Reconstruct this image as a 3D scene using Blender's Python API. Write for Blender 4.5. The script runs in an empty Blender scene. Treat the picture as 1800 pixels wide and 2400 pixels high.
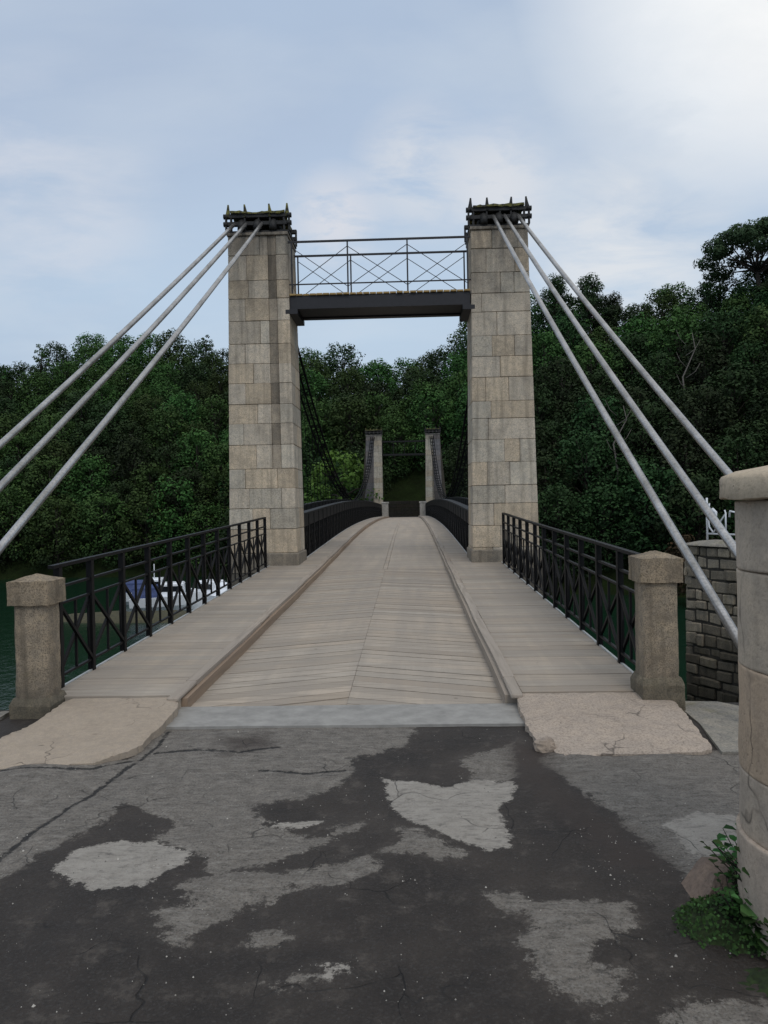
import bpy, math, random
import numpy as np
from mathutils import Vector, noise
random.seed(7)
sc = bpy.context.scene
col = sc.collection
R = math.radians
BX = -0.57            # bridge axis
# ---------------------------------------------------------------- helpers
class MB:
    """collects faces, with one colour per face, into a single mesh"""
    def __init__(s): s.v=[]; s.f=[]; s.c=[]; s.sm=[]
    def add(s, vs, fs, c=(1,1,1), smooth=False):
        n=len(s.v); s.v.extend([tuple(p) for p in vs])
        for f in fs: s.f.append(tuple(i+n for i in f)); s.c.append(c); s.sm.append(smooth)
    def box(s, x0,x1,y0,y1,z0,z1, c=(1,1,1), fn=None):
        vs=[(x,y,z) for z in (z0,z1) for y in (y0,y1) for x in (x0,x1)]
        if fn: vs=[fn(p) for p in vs]
        s.add(vs,[(0,2,3,1),(4,5,7,6),(0,1,5,4),(2,6,7,3),(0,4,6,2),(1,3,7,5)],c)
    def cbox(s, x0,x1,y0,y1,z0,z1, b=.01, c=(1,1,1), fn=None):
        """box with chamfered edges"""
        X=(x0,x1);Y=(y0,y1);Z=(z0,z1); vs=[]; idx={}
        for i in (0,1):
            for j in (0,1):
                for k in (0,1):
                    sx,sy,sz=(1-2*i)*b,(1-2*j)*b,(1-2*k)*b
                    idx[i,j,k,0]=len(vs); vs.append((X[i],Y[j]+sy,Z[k]+sz))
                    idx[i,j,k,1]=len(vs); vs.append((X[i]+sx,Y[j],Z[k]+sz))
                    idx[i,j,k,2]=len(vs); vs.append((X[i]+sx,Y[j]+sy,Z[k]))
        if fn: vs=[fn(p) for p in vs]
        g=idx; F=[]
        for i in (0,1):
            q=[g[i,0,0,0],g[i,1,0,0],g[i,1,1,0],g[i,0,1,0]]; F.append(q if i else q[::-1])
            q=[g[0,i,0,1],g[0,i,1,1],g[1,i,1,1],g[1,i,0,1]]; F.append(q if i else q[::-1])
            q=[g[0,0,i,2],g[1,0,i,2],g[1,1,i,2],g[0,1,i,2]]; F.append(q if i else q[::-1])
        for i in (0,1):
            for j in (0,1):
                q=[g[i,j,0,0],g[i,j,1,0],g[i,j,1,1],g[i,j,0,1]]; F.append(q if (i^j) else q[::-1])
                q=[g[i,0,j,0],g[i,1,j,0],g[i,1,j,2],g[i,0,j,2]]; F.append(q if not (i^j) else q[::-1])
                q=[g[0,i,j,1],g[1,i,j,1],g[1,i,j,2],g[0,i,j,2]]; F.append(q if (i^j) else q[::-1])
        for i in (0,1):
            for j in (0,1):
                for k in (0,1):
                    t=[g[i,j,k,0],g[i,j,k,1],g[i,j,k,2]]; F.append(t if (i+j+k)%2 else t[::-1])
        s.add(vs,F,c)
    def bar(s,a,b,w,h=None,c=(1,1,1),up=(0,0,1)):
        a=Vector(a);b=Vector(b);h=h or w;d=(b-a).normalized();u=Vector(up)
        if abs(d.dot(u))>.99: u=Vector((0,1,0))
        sx=d.cross(u).normalized()*(w/2); sy=sx.cross(d).normalized()*(h/2)
        vs=[p+i*sx+j*sy for p in (a,b) for i,j in ((-1,-1),(1,-1),(1,1),(-1,1))]
        s.add(vs,[(0,3,2,1),(4,5,6,7),(0,1,5,4),(1,2,6,5),(2,3,7,6),(3,0,4,7)],c)
    def tube(s,pts,r,n=10,c=(1,1,1),cap=True):
        pts=[Vector(p) for p in pts]; m=len(pts); vs=[]; ref=None
        for i,p in enumerate(pts):
            d=(pts[min(i+1,m-1)]-pts[max(i-1,0)]).normalized()
            if ref is None: ref=Vector((0,0,1)) if abs(d.z)<.9 else Vector((1,0,0))
            a=d.cross(ref).normalized(); bb=a.cross(d).normalized(); ref=bb
            rr=r[i] if isinstance(r,(list,tuple)) else r
            for k in range(n):
                t=2*math.pi*k/n; vs.append(p+(a*math.cos(t)+bb*math.sin(t))*rr)
        F=[(i*n+k,i*n+(k+1)%n,(i+1)*n+(k+1)%n,(i+1)*n+k) for i in range(m-1) for k in range(n)]
        if cap: F+= [tuple(range(n))[::-1], tuple((m-1)*n+k for k in range(n))]
        s.add(vs,F,c,True)
    def lathe(s,cx,cy,prof,n=64,c=(1,1,1),smooth=True):
        vs=[(cx+r*math.cos(2*math.pi*k/n),cy+r*math.sin(2*math.pi*k/n),z) for r,z in prof for k in range(n)]
        m=len(prof)
        F=[(i*n+k,i*n+(k+1)%n,(i+1)*n+(k+1)%n,(i+1)*n+k) for i in range(m-1) for k in range(n)]
        F+=[tuple(range(n))[::-1],tuple((m-1)*n+k for k in range(n))]
        s.add(vs,F,c,smooth)
    def build(s,name,mat,parent=None,origin=None):
        me=bpy.data.meshes.new(name)
        o0=Vector(origin) if origin is not None else Vector((0,0,0))
        me.from_pydata([tuple(Vector(p)-o0) for p in s.v],[],s.f)
        ca=me.color_attributes.new('Col','FLOAT_COLOR','CORNER')
        buf=[]
        for f,c in zip(s.f,s.c): buf.extend((c[0],c[1],c[2],1.0)*len(f))
        ca.data.foreach_set('color',buf)
        me.polygons.foreach_set('use_smooth',s.sm)
        me.materials.append(mat); me.update()
        o=bpy.data.objects.new(name,me); col.objects.link(o); o.location=o0
        if parent is not None:
            o.parent=parent; o.location=o0-Vector(world_loc(parent))
        return o
def world_loc(o):
    v=Vector(o.location); p=o.parent
    while p is not None: v+=Vector(p.location); p=p.parent
    return v
def tag(o,label=None,cat=None,group=None,kind=None):
    if label: o['label']=label
    if cat: o['category']=cat
    if group: o['group']=group
    if kind: o['kind']=kind
    return o
def empty(name,loc,label,cat,group=None):
    o=bpy.data.objects.new(name,None); o.location=loc; o.empty_display_size=.2; col.objects.link(o)
    return tag(o,label,cat,group)
def fbm(p,sc_=1.0,oc=4): return noise.fractal(Vector(p)*sc_,1.0,2.0,oc)
def rough(o,amp,scale,seed=0,fade=None):
    """displaces the vertices of a finely cut mesh with noise"""
    me=o.data; w=world_loc(o)
    for v in me.vertices:
        p=(v.co+w)*scale+Vector((seed,seed*.37,0))
        d=noise.noise_vector(p)*amp+noise.noise_vector(p*3.1)*amp*.45
        v.co+=d
    me.update()
def gridbox(mb,x0,x1,y0,y1,z0,z1,st,c=(1,1,1),fn=None):
    """closed box cut into a grid, shared vertices"""
    nx=max(1,round((x1-x0)/st));ny=max(1,round((y1-y0)/st));nz=max(1,round((z1-z0)/st))
    ids={};vs=[];F=[]
    def V(i,j,k):
        if (i,j,k) not in ids:
            ids[i,j,k]=len(vs); p=(x0+(x1-x0)*i/nx,y0+(y1-y0)*j/ny,z0+(z1-z0)*k/nz)
            vs.append(fn(p) if fn else p)
        return ids[i,j,k]
    for i in range(nx):
        for j in range(ny):
            F.append((V(i,j,0),V(i,j+1,0),V(i+1,j+1,0),V(i+1,j,0)))
            F.append((V(i,j,nz),V(i+1,j,nz),V(i+1,j+1,nz),V(i,j+1,nz)))
    for i in range(nx):
        for k in range(nz):
            F.append((V(i,0,k),V(i+1,0,k),V(i+1,0,k+1),V(i,0,k+1)))
            F.append((V(i,ny,k),V(i,ny,k+1),V(i+1,ny,k+1),V(i+1,ny,k)))
    for j in range(ny):
        for k in range(nz):
            F.append((V(0,j,k),V(0,j,k+1),V(0,j+1,k+1),V(0,j+1,k)))
            F.append((V(nx,j,k),V(nx,j+1,k),V(nx,j+1,k+1),V(nx,j,k+1)))
    mb.add(vs,F,c)
def interp(x,xs,ys):
    if x<=xs[0]: return ys[0]
    for i in range(1,len(xs)):
        if x<=xs[i]:
            t=(x-xs[i-1])/(xs[i]-xs[i-1]); return ys[i-1]+(ys[i]-ys[i-1])*t
    return ys[-1]
def sstep(a,b,x):
    t=min(1,max(0,(x-a)/(b-a))); return t*t*(3-2*t)
# deck profile (cambered)
_Y=[6.45,12,17,22,27,32,38,45,53,61,70,90]; _Z=[0,.14,.28,.43,.57,.67,.73,.75,.72,.65,.55,.5]
def dz(y):
    if y<=_Y[0]: return 0.0
    if y>=_Y[-1]: return _Z[-1]
    i=max(k for k in range(len(_Y)) if _Y[k]<=y); i=min(i,len(_Y)-2)
    t=(y-_Y[i])/(_Y[i+1]-_Y[i])
    m=lambda k:(_Z[min(k+1,len(_Z)-1)]-_Z[max(k-1,0)])/(_Y[min(k+1,len(_Y)-1)]-_Y[max(k-1,0)])
    h=_Y[i+1]-_Y[i]
    return (2*t**3-3*t*t+1)*_Z[i]+(t**3-2*t*t+t)*h*m(i)+(-2*t**3+3*t*t)*_Z[i+1]+(t**3-t*t)*h*m(i+1)
# ---------------------------------------------------------------- materials
class NT:
    def __init__(s,name):
        s.m=bpy.data.materials.new(name); s.m.use_nodes=True; s.t=s.m.node_tree; s.b=s.t.nodes['Principled BSDF']
        s.tc=s.t.nodes.new('ShaderNodeTexCoord'); s.geo=s.t.nodes.new('ShaderNodeNewGeometry')
        s.pos=s.geo.outputs['Position']
    def n(s,ty,**k):
        o=s.t.nodes.new(ty)
        for a,v in k.items(): setattr(o,a,v)
        return o
    def L(s,a,b): s.t.links.new(a,b)
    def setin(s,node,key,v):
        if hasattr(v,'is_output') : s.L(v,node.inputs[key])
        elif v is not None: node.inputs[key].default_value=v
    def map(s,scale=(1,1,1),rot=(0,0,0),src=None):
        m=s.n('ShaderNodeMapping'); m.inputs['Scale'].default_value=scale; m.inputs['Rotation'].default_value=rot
        s.L(src or s.pos,m.inputs['Vector']); return m.outputs['Vector']
    def noise(s,scale,detail=4,rough=.55,vec=None,dist=0):
        o=s.n('ShaderNodeTexNoise'); o.inputs['Scale'].default_value=scale;o.inputs['Detail'].default_value=detail
        o.inputs['Roughness'].default_value=rough;o.inputs['Distortion'].default_value=dist
        s.L(vec or s.pos,o.inputs['Vector']); return o.outputs['Fac']
    def vor(s,scale,feat='F1',vec=None,out='Distance',rnd=1.0):
        o=s.n('ShaderNodeTexVoronoi',feature=feat); o.inputs['Scale'].default_value=scale
        o.inputs['Randomness'].default_value=rnd
        s.L(vec or s.pos,o.inputs['Vector']); return o.outputs[out]
    def ramp(s,f,stops):
        o=s.n('ShaderNodeValToRGB'); cr=o.color_ramp
        while len(cr.elements)<len(stops): cr.elements.new(.5)
        for e,(p,c) in zip(cr.elements,stops):
            e.position=p; e.color=(c,c,c,1) if not isinstance(c,tuple) else (*c,1)
        s.L(f,o.inputs['Fac']); return o.outputs['Color']
    def mix(s,f,a,b,mode='MIX'):
        o=s.n('ShaderNodeMix',data_type='RGBA',blend_type=mode)
        for k,v in ((0,f),(6,a),(7,b)):
            if hasattr(v,'is_output'): s.L(v,o.inputs[k])
            else: o.inputs[k].default_value=(*v,1) if isinstance(v,tuple) else v
        return o.outputs[2]
    def math(s,op,a,b=None,clamp=False):
        o=s.n('ShaderNodeMath',operation=op,use_clamp=clamp)
        for k,v in ((0,a),(1,b)):
            if v is None: continue
            if hasattr(v,'is_output'): s.L(v,o.inputs[k])
            else: o.inputs[k].default_value=v
        return o.outputs[0]
    def attr(s,name='Col'):
        o=s.n('ShaderNodeVertexColor'); o.layer_name=name; return o.outputs['Color']
    def fattr(s,name):
        o=s.n('ShaderNodeAttribute'); o.attribute_name=name; return o.outputs['Fac']
    def z(s):
        o=s.n('ShaderNodeSeparateXYZ'); s.L(s.pos,o.inputs[0]); return o.outputs
    def bump(s,h,strength=.3,dist=.01,prev=None):
        o=s.n('ShaderNodeBump'); o.inputs['Strength'].default_value=strength;o.inputs['Distance'].default_value=dist
        s.L(h,o.inputs['Height'])
        if prev: s.L(prev,o.inputs['Normal'])
        s.L(o.outputs['Normal'],s.b.inputs['Normal']); return o.outputs['Normal']
    def out(s,color=None,rough=.8,metal=None,spec=None):
        s.setin(s.b,'Base Color',(*color,1) if isinstance(color,tuple) else color)
        s.setin(s.b,'Roughness',rough); s.setin(s.b,'Metallic',metal); s.setin(s.b,'Specular IOR Level',spec)
        return s.m
M={}
def crackmix(n,c,scale=3.0,amt=.7,w=.018):
    ev=n.n('ShaderNodeVectorMath',operation='ADD'); nz=n.n('ShaderNodeTexNoise'); nz.inputs['Scale'].default_value=5
    n.L(n.pos,nz.inputs['Vector']); s2=n.n('ShaderNodeVectorMath',operation='SCALE'); s2.inputs['Scale'].default_value=.3
    n.L(nz.outputs['Color'],s2.inputs[0]); n.L(s2.outputs[0],ev.inputs[0]); n.L(n.pos,ev.inputs[1])
    cm=n.ramp(n.vor(scale,'DISTANCE_TO_EDGE',vec=ev.outputs[0]),[(0.0,1.0),(w,0.0)])
    cm=n.math('MULTIPLY',cm,n.ramp(n.noise(1.7,3),[(.47,0.0),(.55,1.0)]))
    return n.mix(n.math('MULTIPLY',cm,amt),c,(.03,.026,.022))
def mk_stone(name,base,dark=.35,stain=.5,streak=True,scale=1.0,pit=.5,lichen=0.0,useattr=True,algae=None,topdark=None,cw=.75,algc=(.016,.016,.011),crack=0):
    n=NT(name)
    c=n.mix(0.0,base,base)
    big=n.noise(1.3*scale,5,.6); med=n.noise(7*scale,6,.65); fine=n.noise(60*scale,4,.7)
    c=n.mix(n.ramp(big,[(.35,0.0),(.7,.45)]),c,tuple(b*.68 for b in base))
    c=n.mix(n.ramp(med,[(.42,0.0),(.62,cw)]),c,(base[0]*1.38,base[1]*1.32,base[2]*1.22))
    mid=n.noise(22*scale,6,.75)
    c=n.mix(n.ramp(mid,[(.33,min(1,stain*.95)),(.47,0.0)]),c,tuple(b*.42 for b in base))
    c=n.mix(n.ramp(fine,[(.38,min(1,stain)),(.52,0.0)]),c,tuple(b*.3 for b in base))
    if streak:
        bl=n.noise(2.6*scale,6,.7); c=n.mix(n.ramp(bl,[(.52,0.0),(.68,min(1,stain*.9))]),c,tuple(b*.5 for b in base))
        st=n.noise(1.0,5,.6,vec=n.map((9,9,.55)))
        c=n.mix(n.math('MULTIPLY',n.ramp(st,[(.48,0.0),(.72,1.0)]),stain),c,tuple(b*dark for b in base))
    if pit:
        pv=n.vor(38*scale); pm=n.ramp(pv,[(.05,1.0),(.22,0.0)]); pm=n.math('MULTIPLY',pm,n.ramp(n.noise(4*scale,3),[(.5,0.0),(.62,1.0)]))
        c=n.mix(n.math('MULTIPLY',pm,pit),c,tuple(b*.22 for b in base))
    if lichen:
        lm=n.ramp(n.noise(3.3*scale,7,.7),[(.55,0.0),(.66,1.0)])
        c=n.mix(n.math('MULTIPLY',lm,lichen),c,(.17,.15,.05))
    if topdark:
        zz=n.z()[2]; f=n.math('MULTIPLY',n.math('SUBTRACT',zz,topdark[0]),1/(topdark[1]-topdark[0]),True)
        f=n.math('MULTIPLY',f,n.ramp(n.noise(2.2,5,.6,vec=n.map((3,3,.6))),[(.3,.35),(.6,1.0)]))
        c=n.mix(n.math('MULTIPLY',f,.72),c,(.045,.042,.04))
    if algae:
        zz=n.z()[2]; f=n.math('MULTIPLY',n.math('SUBTRACT',algae[1],zz),1/(algae[1]-algae[0]),True)
        f=n.math('MULTIPLY',f,n.ramp(n.noise(2.0,6,.7),[(.2,.7),(.5,1.0)]))
        c=n.mix(f,c,algc)
    if useattr: c=n.mix(1.0,c,n.attr(),'MULTIPLY')
    if crack: c=crackmix(n,c,crack)
    h=n.math('ADD',n.math('MULTIPLY',med,.6),n.math('MULTIPLY',fine,.5))
    if pit: h=n.math('SUBTRACT',h,n.math('MULTIPLY',pm,.8))
    n.bump(h,.55,.012)
    return n.out(c,.9,spec=.25)
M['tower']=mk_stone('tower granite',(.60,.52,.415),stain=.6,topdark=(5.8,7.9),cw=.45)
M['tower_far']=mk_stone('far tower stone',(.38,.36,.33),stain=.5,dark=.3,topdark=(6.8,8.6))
M['post']=mk_stone('post granite',(.33,.27,.20),stain=.8,pit=.9,lichen=.12,scale=1.6,algae=(-.25,.5),algc=(.09,.08,.065))
M['column']=mk_stone('column limestone',(.50,.42,.34),stain=.22,pit=.15,scale=.9,cw=.35,crack=1.5)
M['ramp']=mk_stone('paving cement',(.42,.345,.27),stain=.28,streak=False,pit=.75,scale=3.2,lichen=.05,cw=.3,crack=2.6)
M['ramp2']=mk_stone('pitted paving cement',(.45,.37,.30),stain=.5,streak=False,pit=1.0,scale=1.15,cw=.3,crack=1.7)
M['ledge']=mk_stone('ledge stone',(.28,.26,.225),stain=.5,streak=False,pit=.4,lichen=.35)
M['quay']=mk_stone('quay masonry',(.32,.28,.22),stain=.6,pit=.3,lichen=.25,algae=(-2.2,-.35),scale=1.2)
M['towermortar']=mk_stone('tower mortar',(.07,.062,.05),stain=.8,pit=0,useattr=False)
M['mortar']=mk_stone('dark mortar',(.055,.05,.042),stain=.3,pit=0,useattr=False)
M['abut']=mk_stone('abutment stone',(.2,.18,.15),stain=.7,algae=(-5,-1.5),scale=.8)
def mk_simple(name,c,rough=.5,metal=0,bs=0,var=.3,scale=12,spec=.5):
    n=NT(name); f=n.noise(scale,5,.65)
    cc=n.mix(n.ramp(f,[(.3,0.0),(.7,1.0)]),tuple(x*(1-var) for x in c),tuple(min(1,x*(1+var)) for x in c))
    if bs: n.bump(f,bs,.004)
    return n.out(cc,rough,metal,spec)
M['iron']=mk_simple('black painted iron',(.003,.003,.0035),.55,0,.3,.4,30,.25)
M['iron2']=mk_simple('weathered dark iron',(.010,.010,.0095),.6,0,.4,.6,14,.3)
M['beam']=mk_simple('footbridge beam paint',(.012,.011,.014),.55,0,.2,.3)
M['white']=mk_simple('white paint',(.75,.76,.78),.4,0,.1,.06)
M['hullwhite']=mk_simple('boat gelcoat',(.9,.92,.95),.3,0,0,.05)
M['tarp']=mk_simple('blue tarpaulin',(.03,.05,.14),.7,0,.5,.3,3)
M['glassdark']=mk_simple('dark window',(.01,.012,.015),.1)
M['saddle']=mk_simple('saddle iron',(.018,.017,.016),.65,.2,.6,.6,18)
def mk_moss_iron():
    n=NT('mossy saddle iron'); f=n.noise(9,6,.7)
    c=n.mix(n.ramp(f,[(.42,0.0),(.55,1.0)]),(.02,.019,.017),(.16,.15,.04))
    n.bump(f,.6,.02); return n.out(c,.85)
M['mossiron']=mk_moss_iron()
def mk_cable():
    n=NT('galvanised cable sheath'); f=n.noise(3,5,.6); g=n.noise(40,3)
    c=n.mix(n.ramp(f,[(.3,0.0),(.7,1.0)]),(.30,.285,.26),(.56,.54,.52))
    c=n.mix(n.ramp(g,[(.3,.4),(.6,0.0)]),c,(.1,.095,.09)); n.bump(g,.15,.003)
    return n.out(c,.33,.75)
M['cable']=mk_cable()
M['strand']=mk_simple('dark cable',(.004,.0045,.005),.8,0,0,.3,12,.1)
def mk_wood(name,base,axis,scale=1.0):
    n=NT(name); a=n.attr()
    rot={'x':(1.2,22,22),'y':(22,1.2,22)}[axis]
    g=n.noise(1.0*scale,6,.6,vec=n.map(rot)); g2=n.noise(2.4,4,.6)
    c=n.mix(1.0,base,a,'MULTIPLY')
    c=n.mix(n.ramp(g,[(.36,.7),(.54,0.0)]),c,tuple(b*.6 for b in base)); wr=n.noise(1.0,5,.6,vec=n.map((3.2,.25,3))); c=n.mix(n.ramp(wr,[(.42,.45),(.6,0.0)]),c,(base[0]*.66,base[1]*.69,base[2]*.74)); kn=n.vor(2.3); c=n.mix(n.ramp(kn,[(.03,.7),(.06,0.0)]),c,tuple(b*.3 for b in base))
    c=n.mix(n.ramp(g2,[(.45,0.0),(.75,.45)]),c,(base[0]*.8,base[1]*.82,base[2]*.85))
    sp=n.noise(150,2,.5); c=n.mix(n.ramp(sp,[(.62,0.0),(.75,.35)]),c,tuple(min(1,b*1.5) for b in base))
    n.bump(n.math('ADD',g,n.math('MULTIPLY',sp,.4)),.35,.006); return n.out(c,.82,spec=.3)
M['plank']=mk_wood('weathered deck planks',(.46,.385,.305),'x')
M['walk']=mk_wood('weathered walkway planks',(.44,.37,.295),'x')
M['kerb']=mk_wood('timber kerb',(.42,.35,.28),'y')
M['rust']=mk_wood('reddish timber kerb side',(.37,.27,.19),'y')
M['edge']=mk_simple('galvanised edge angle',(.5,.5,.48),.5,.3,0,.15)
M['strip']=mk_simple('smooth cement strip',(.30,.285,.26),.85,0,.4,.2,7)
def mk_leaf(name,lo,hi,tip):
    n=NT(name); oi=n.n('ShaderNodeObjectInfo')
    a=n.attr(); sep=n.n('ShaderNodeSeparateColor'); n.L(a,sep.inputs[0])
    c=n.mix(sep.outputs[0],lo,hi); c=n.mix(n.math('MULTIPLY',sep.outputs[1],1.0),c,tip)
    hv=n.n('ShaderNodeHueSaturation'); n.L(c,hv.inputs['Color'])
    hv.inputs['Hue'].default_value=.5
    n.L(n.math('ADD',n.math('MULTIPLY',oi.outputs['Random'],.06),.47),hv.inputs['Hue'])
    n.L(n.math('ADD',n.math('MULTIPLY',oi.outputs['Random'],.95),.6),hv.inputs['Value'])
    return n.out(hv.outputs['Color'],.75,spec=.2)
M['leaf']=mk_leaf('broadleaf foliage',(.013,.030,.008),(.045,.092,.019),(.085,.135,.028))
M['leafdark']=mk_leaf('shaded foliage',(.007,.015,.005),(.023,.048,.012),(.045,.072,.018))  # darker copy of the leaf greens, with shade put into the colour
M['leafbright']=mk_leaf('bright shrub foliage',(.035,.07,.010),(.09,.15,.022),(.13,.20,.035))
M['leafpine']=mk_leaf('pine foliage',(.010,.020,.008),(.030,.058,.020),(.07,.09,.025))
M['leafbrown']=mk_leaf('rusty foliage',(.02,.015,.006),(.06,.04,.014),(.11,.06,.02))
M['weed']=mk_leaf('weed leaves',(.015,.035,.008),(.04,.10,.022),(.06,.14,.04))
M['bark']=mk_simple('bark',(.03,.024,.018),.95,0,.8,.5,8)
M['palebark']=mk_simple('pale dead bark',(.16,.14,.12),.9,0,.5,.3,8)
def mk_ground():
    n=NT('hillside undergrowth'); f=n.noise(.8,7,.7); g=n.noise(6,5,.7)
    c=n.mix(n.ramp(f,[(.35,0.0),(.65,1.0)]),(.010,.016,.005),(.02,.034,.009))
    c=n.mix(n.ramp(g,[(.5,0.0),(.7,.5)]),c,(.02,.015,.009)); n.bump(g,.8,.3); return n.out(c,.95,spec=.1)
M['hill']=mk_ground()
def mk_water():
    n=NT('river water'); a=n.noise(1.3,4,.6,vec=n.map((1,.6,1))); b=n.noise(7,3,.5)
    n.bump(n.math('ADD',a,n.math('MULTIPLY',b,.25)),.22,.25)
    return n.out((.006,.026,.014),.12,spec=.28)
M['water']=mk_water()
M['mud']=mk_stone('mud bank',(.075,.07,.042),stain=.5,streak=False,useattr=False,lichen=.3,scale=.5)
M['moss']=mk_simple('moss',(.018,.032,.007),.95,0,1.0,.6,40)
M['rock']=mk_stone('loose stone',(.33,.27,.22),stain=.3,streak=False,useattr=False)
M['redrock']=mk_stone('reddish guard stone',(.2,.15,.12),stain=.3,streak=False,useattr=False,pit=.2)
def mk_bankground():
    n=NT('bank asphalt'); f=n.noise(1.1,6,.65); g=n.noise(90,3,.7)
    c=n.mix(n.ramp(f,[(.4,0.0),(.65,1.0)]),(.035,.032,.03),(.10,.095,.085))
    c=n.mix(n.ramp(g,[(.3,.5),(.6,0.0)]),c,(.015,.014,.013)); n.bump(g,.6,.01); return n.out(c,.85)
M['bankground']=mk_bankground()
def mk_asphalt():
    n=NT('patched asphalt')
    dn=n.math('SUBTRACT',n.noise(17,10,.82),.5); dn2=n.math('SUBTRACT',n.noise(5,4,.6),.5)
    def mask(att,w=.007,amp=.22,amp2=.06):
        d=n.fattr(att); d=n.math('ADD',d,n.math('MULTIPLY',dn,amp)); d=n.math('ADD',d,n.math('MULTIPLY',dn2,amp2))
        return n.ramp(n.math('ADD',n.math('MULTIPLY',d,1.0/(2*w)),.5,True),[(0,0.0),(1,1.0)])
    agg=n.vor(120,out='Color'); aggs=n.n('ShaderNodeSeparateColor'); n.L(agg,aggs.inputs[0])
    fine=n.noise(85,4,.75); med=n.noise(9,7,.75); big=n.noise(1.6,6,.65)
    dark=n.mix(n.ramp(big,[(.35,0.0),(.7,1.0)]),(.023,.0175,.014),(.054,.042,.033))
    dark=n.mix(n.ramp(aggs.outputs[0],[(.7,0.0),(1.0,.6)]),dark,(.065,.058,.052))
    dark=n.mix(n.ramp(fine,[(.3,.6),(.5,0.0)]),dark,(.006,.006,.006))
    worn=n.mix(n.ramp(med,[(.3,0.0),(.7,1.0)]),(.125,.108,.09),(.26,.228,.19))
    worn=n.mix(n.ramp(aggs.outputs[1],[(.6,0.0),(1.0,.5)]),worn,(.28,.26,.23))
    worn=n.mix(n.ramp(fine,[(.32,.75),(.52,0.0)]),worn,(.025,.023,.021))
    lite=n.mix(n.ramp(med,[(.3,0.0),(.7,1.0)]),(.30,.27,.23),(.41,.37,.32))
    stk=n.noise(1,6,.75,vec=n.map((9,30,9))); worn=n.mix(n.ramp(stk,[(.52,0.0),(.66,.6)]),worn,(.30,.275,.24)); worn=n.mix(n.ramp(stk,[(.33,.7),(.45,0.0)]),worn,(.045,.04,.035))
    lite=n.mix(n.ramp(stk,[(.36,.5),(.48,0.0)]),lite,(.13,.12,.105))
    lite=n.mix(n.ramp(fine,[(.3,.45),(.45,0.0)]),lite,(.08,.075,.068))
    soft=n.math('MULTIPLY',mask('worn',.16,.5,.3),.38); c=n.mix(soft,dark,tuple((.10,.082,.066)))
    c=n.mix(mask('worn',.012,.36,.16),c,worn); mw=mask('lite',.007,.24,.10); c=n.mix(mw,c,lite)
    mot=n.noise(6.5,9,.78); mo2=n.noise(11,8,.8,vec=n.map((1,1.6,1)))
    c=n.mix(n.ramp(mot,[(.54,0.0),(.66,.55)]),c,(.125,.105,.086)); c=n.mix(n.ramp(mo2,[(.33,.6),(.44,0.0)]),c,(.03,.024,.02))
    c=n.mix(n.math('MULTIPLY',mask('brown',.09,.5,.2),.8),c,(.05,.036,.028))
    # hairline cracks
    ev=n.n('ShaderNodeVectorMath',operation='ADD'); nz=n.n('ShaderNodeTexNoise'); nz.inputs['Scale'].default_value=3
    n.L(n.pos,nz.inputs['Vector']); sc2=n.n('ShaderNodeVectorMath',operation='SCALE'); sc2.inputs['Scale'].default_value=.35
    n.L(nz.outputs['Color'],sc2.inputs[0]); n.L(sc2.outputs[0],ev.inputs[0]); n.L(n.pos,ev.inputs[1])
    cr=n.vor(2.1,'DISTANCE_TO_EDGE',vec=ev.outputs[0]); cm=n.ramp(cr,[(0.0,1.0),(.008,0.0)])
    cm=n.math('MULTIPLY',cm,n.ramp(n.noise(1.4,3),[(.5,0.0),(.6,1.0)]))
    c=n.mix(n.math('MULTIPLY',cm,.5),c,(.012,.011,.01))
    ck=n.fattr('crack'); ckm=n.ramp(n.math('ADD',ck,n.math('MULTIPLY',dn,2.6)),[(.62,0.0),(.85,.9)])
    c=n.mix(ckm,c,(.010,.009,.009))
    h=n.math('ADD',n.math('MULTIPLY',fine,.6),n.math('MULTIPLY',aggs.outputs[0],.5)); h=n.math('ADD',h,n.math('MULTIPLY',med,.8))
    h=n.math('SUBTRACT',h,n.math('MULTIPLY',cm,1.5)); h=n.math('SUBTRACT',h,ckm)
    h=n.math('ADD',h,n.math('MULTIPLY',n.noise(28,5,.7),1.2))
    n.bump(h,.9,.009)
    return n.out(c,.74,spec=.4)
M['asphalt']=mk_asphalt()
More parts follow.
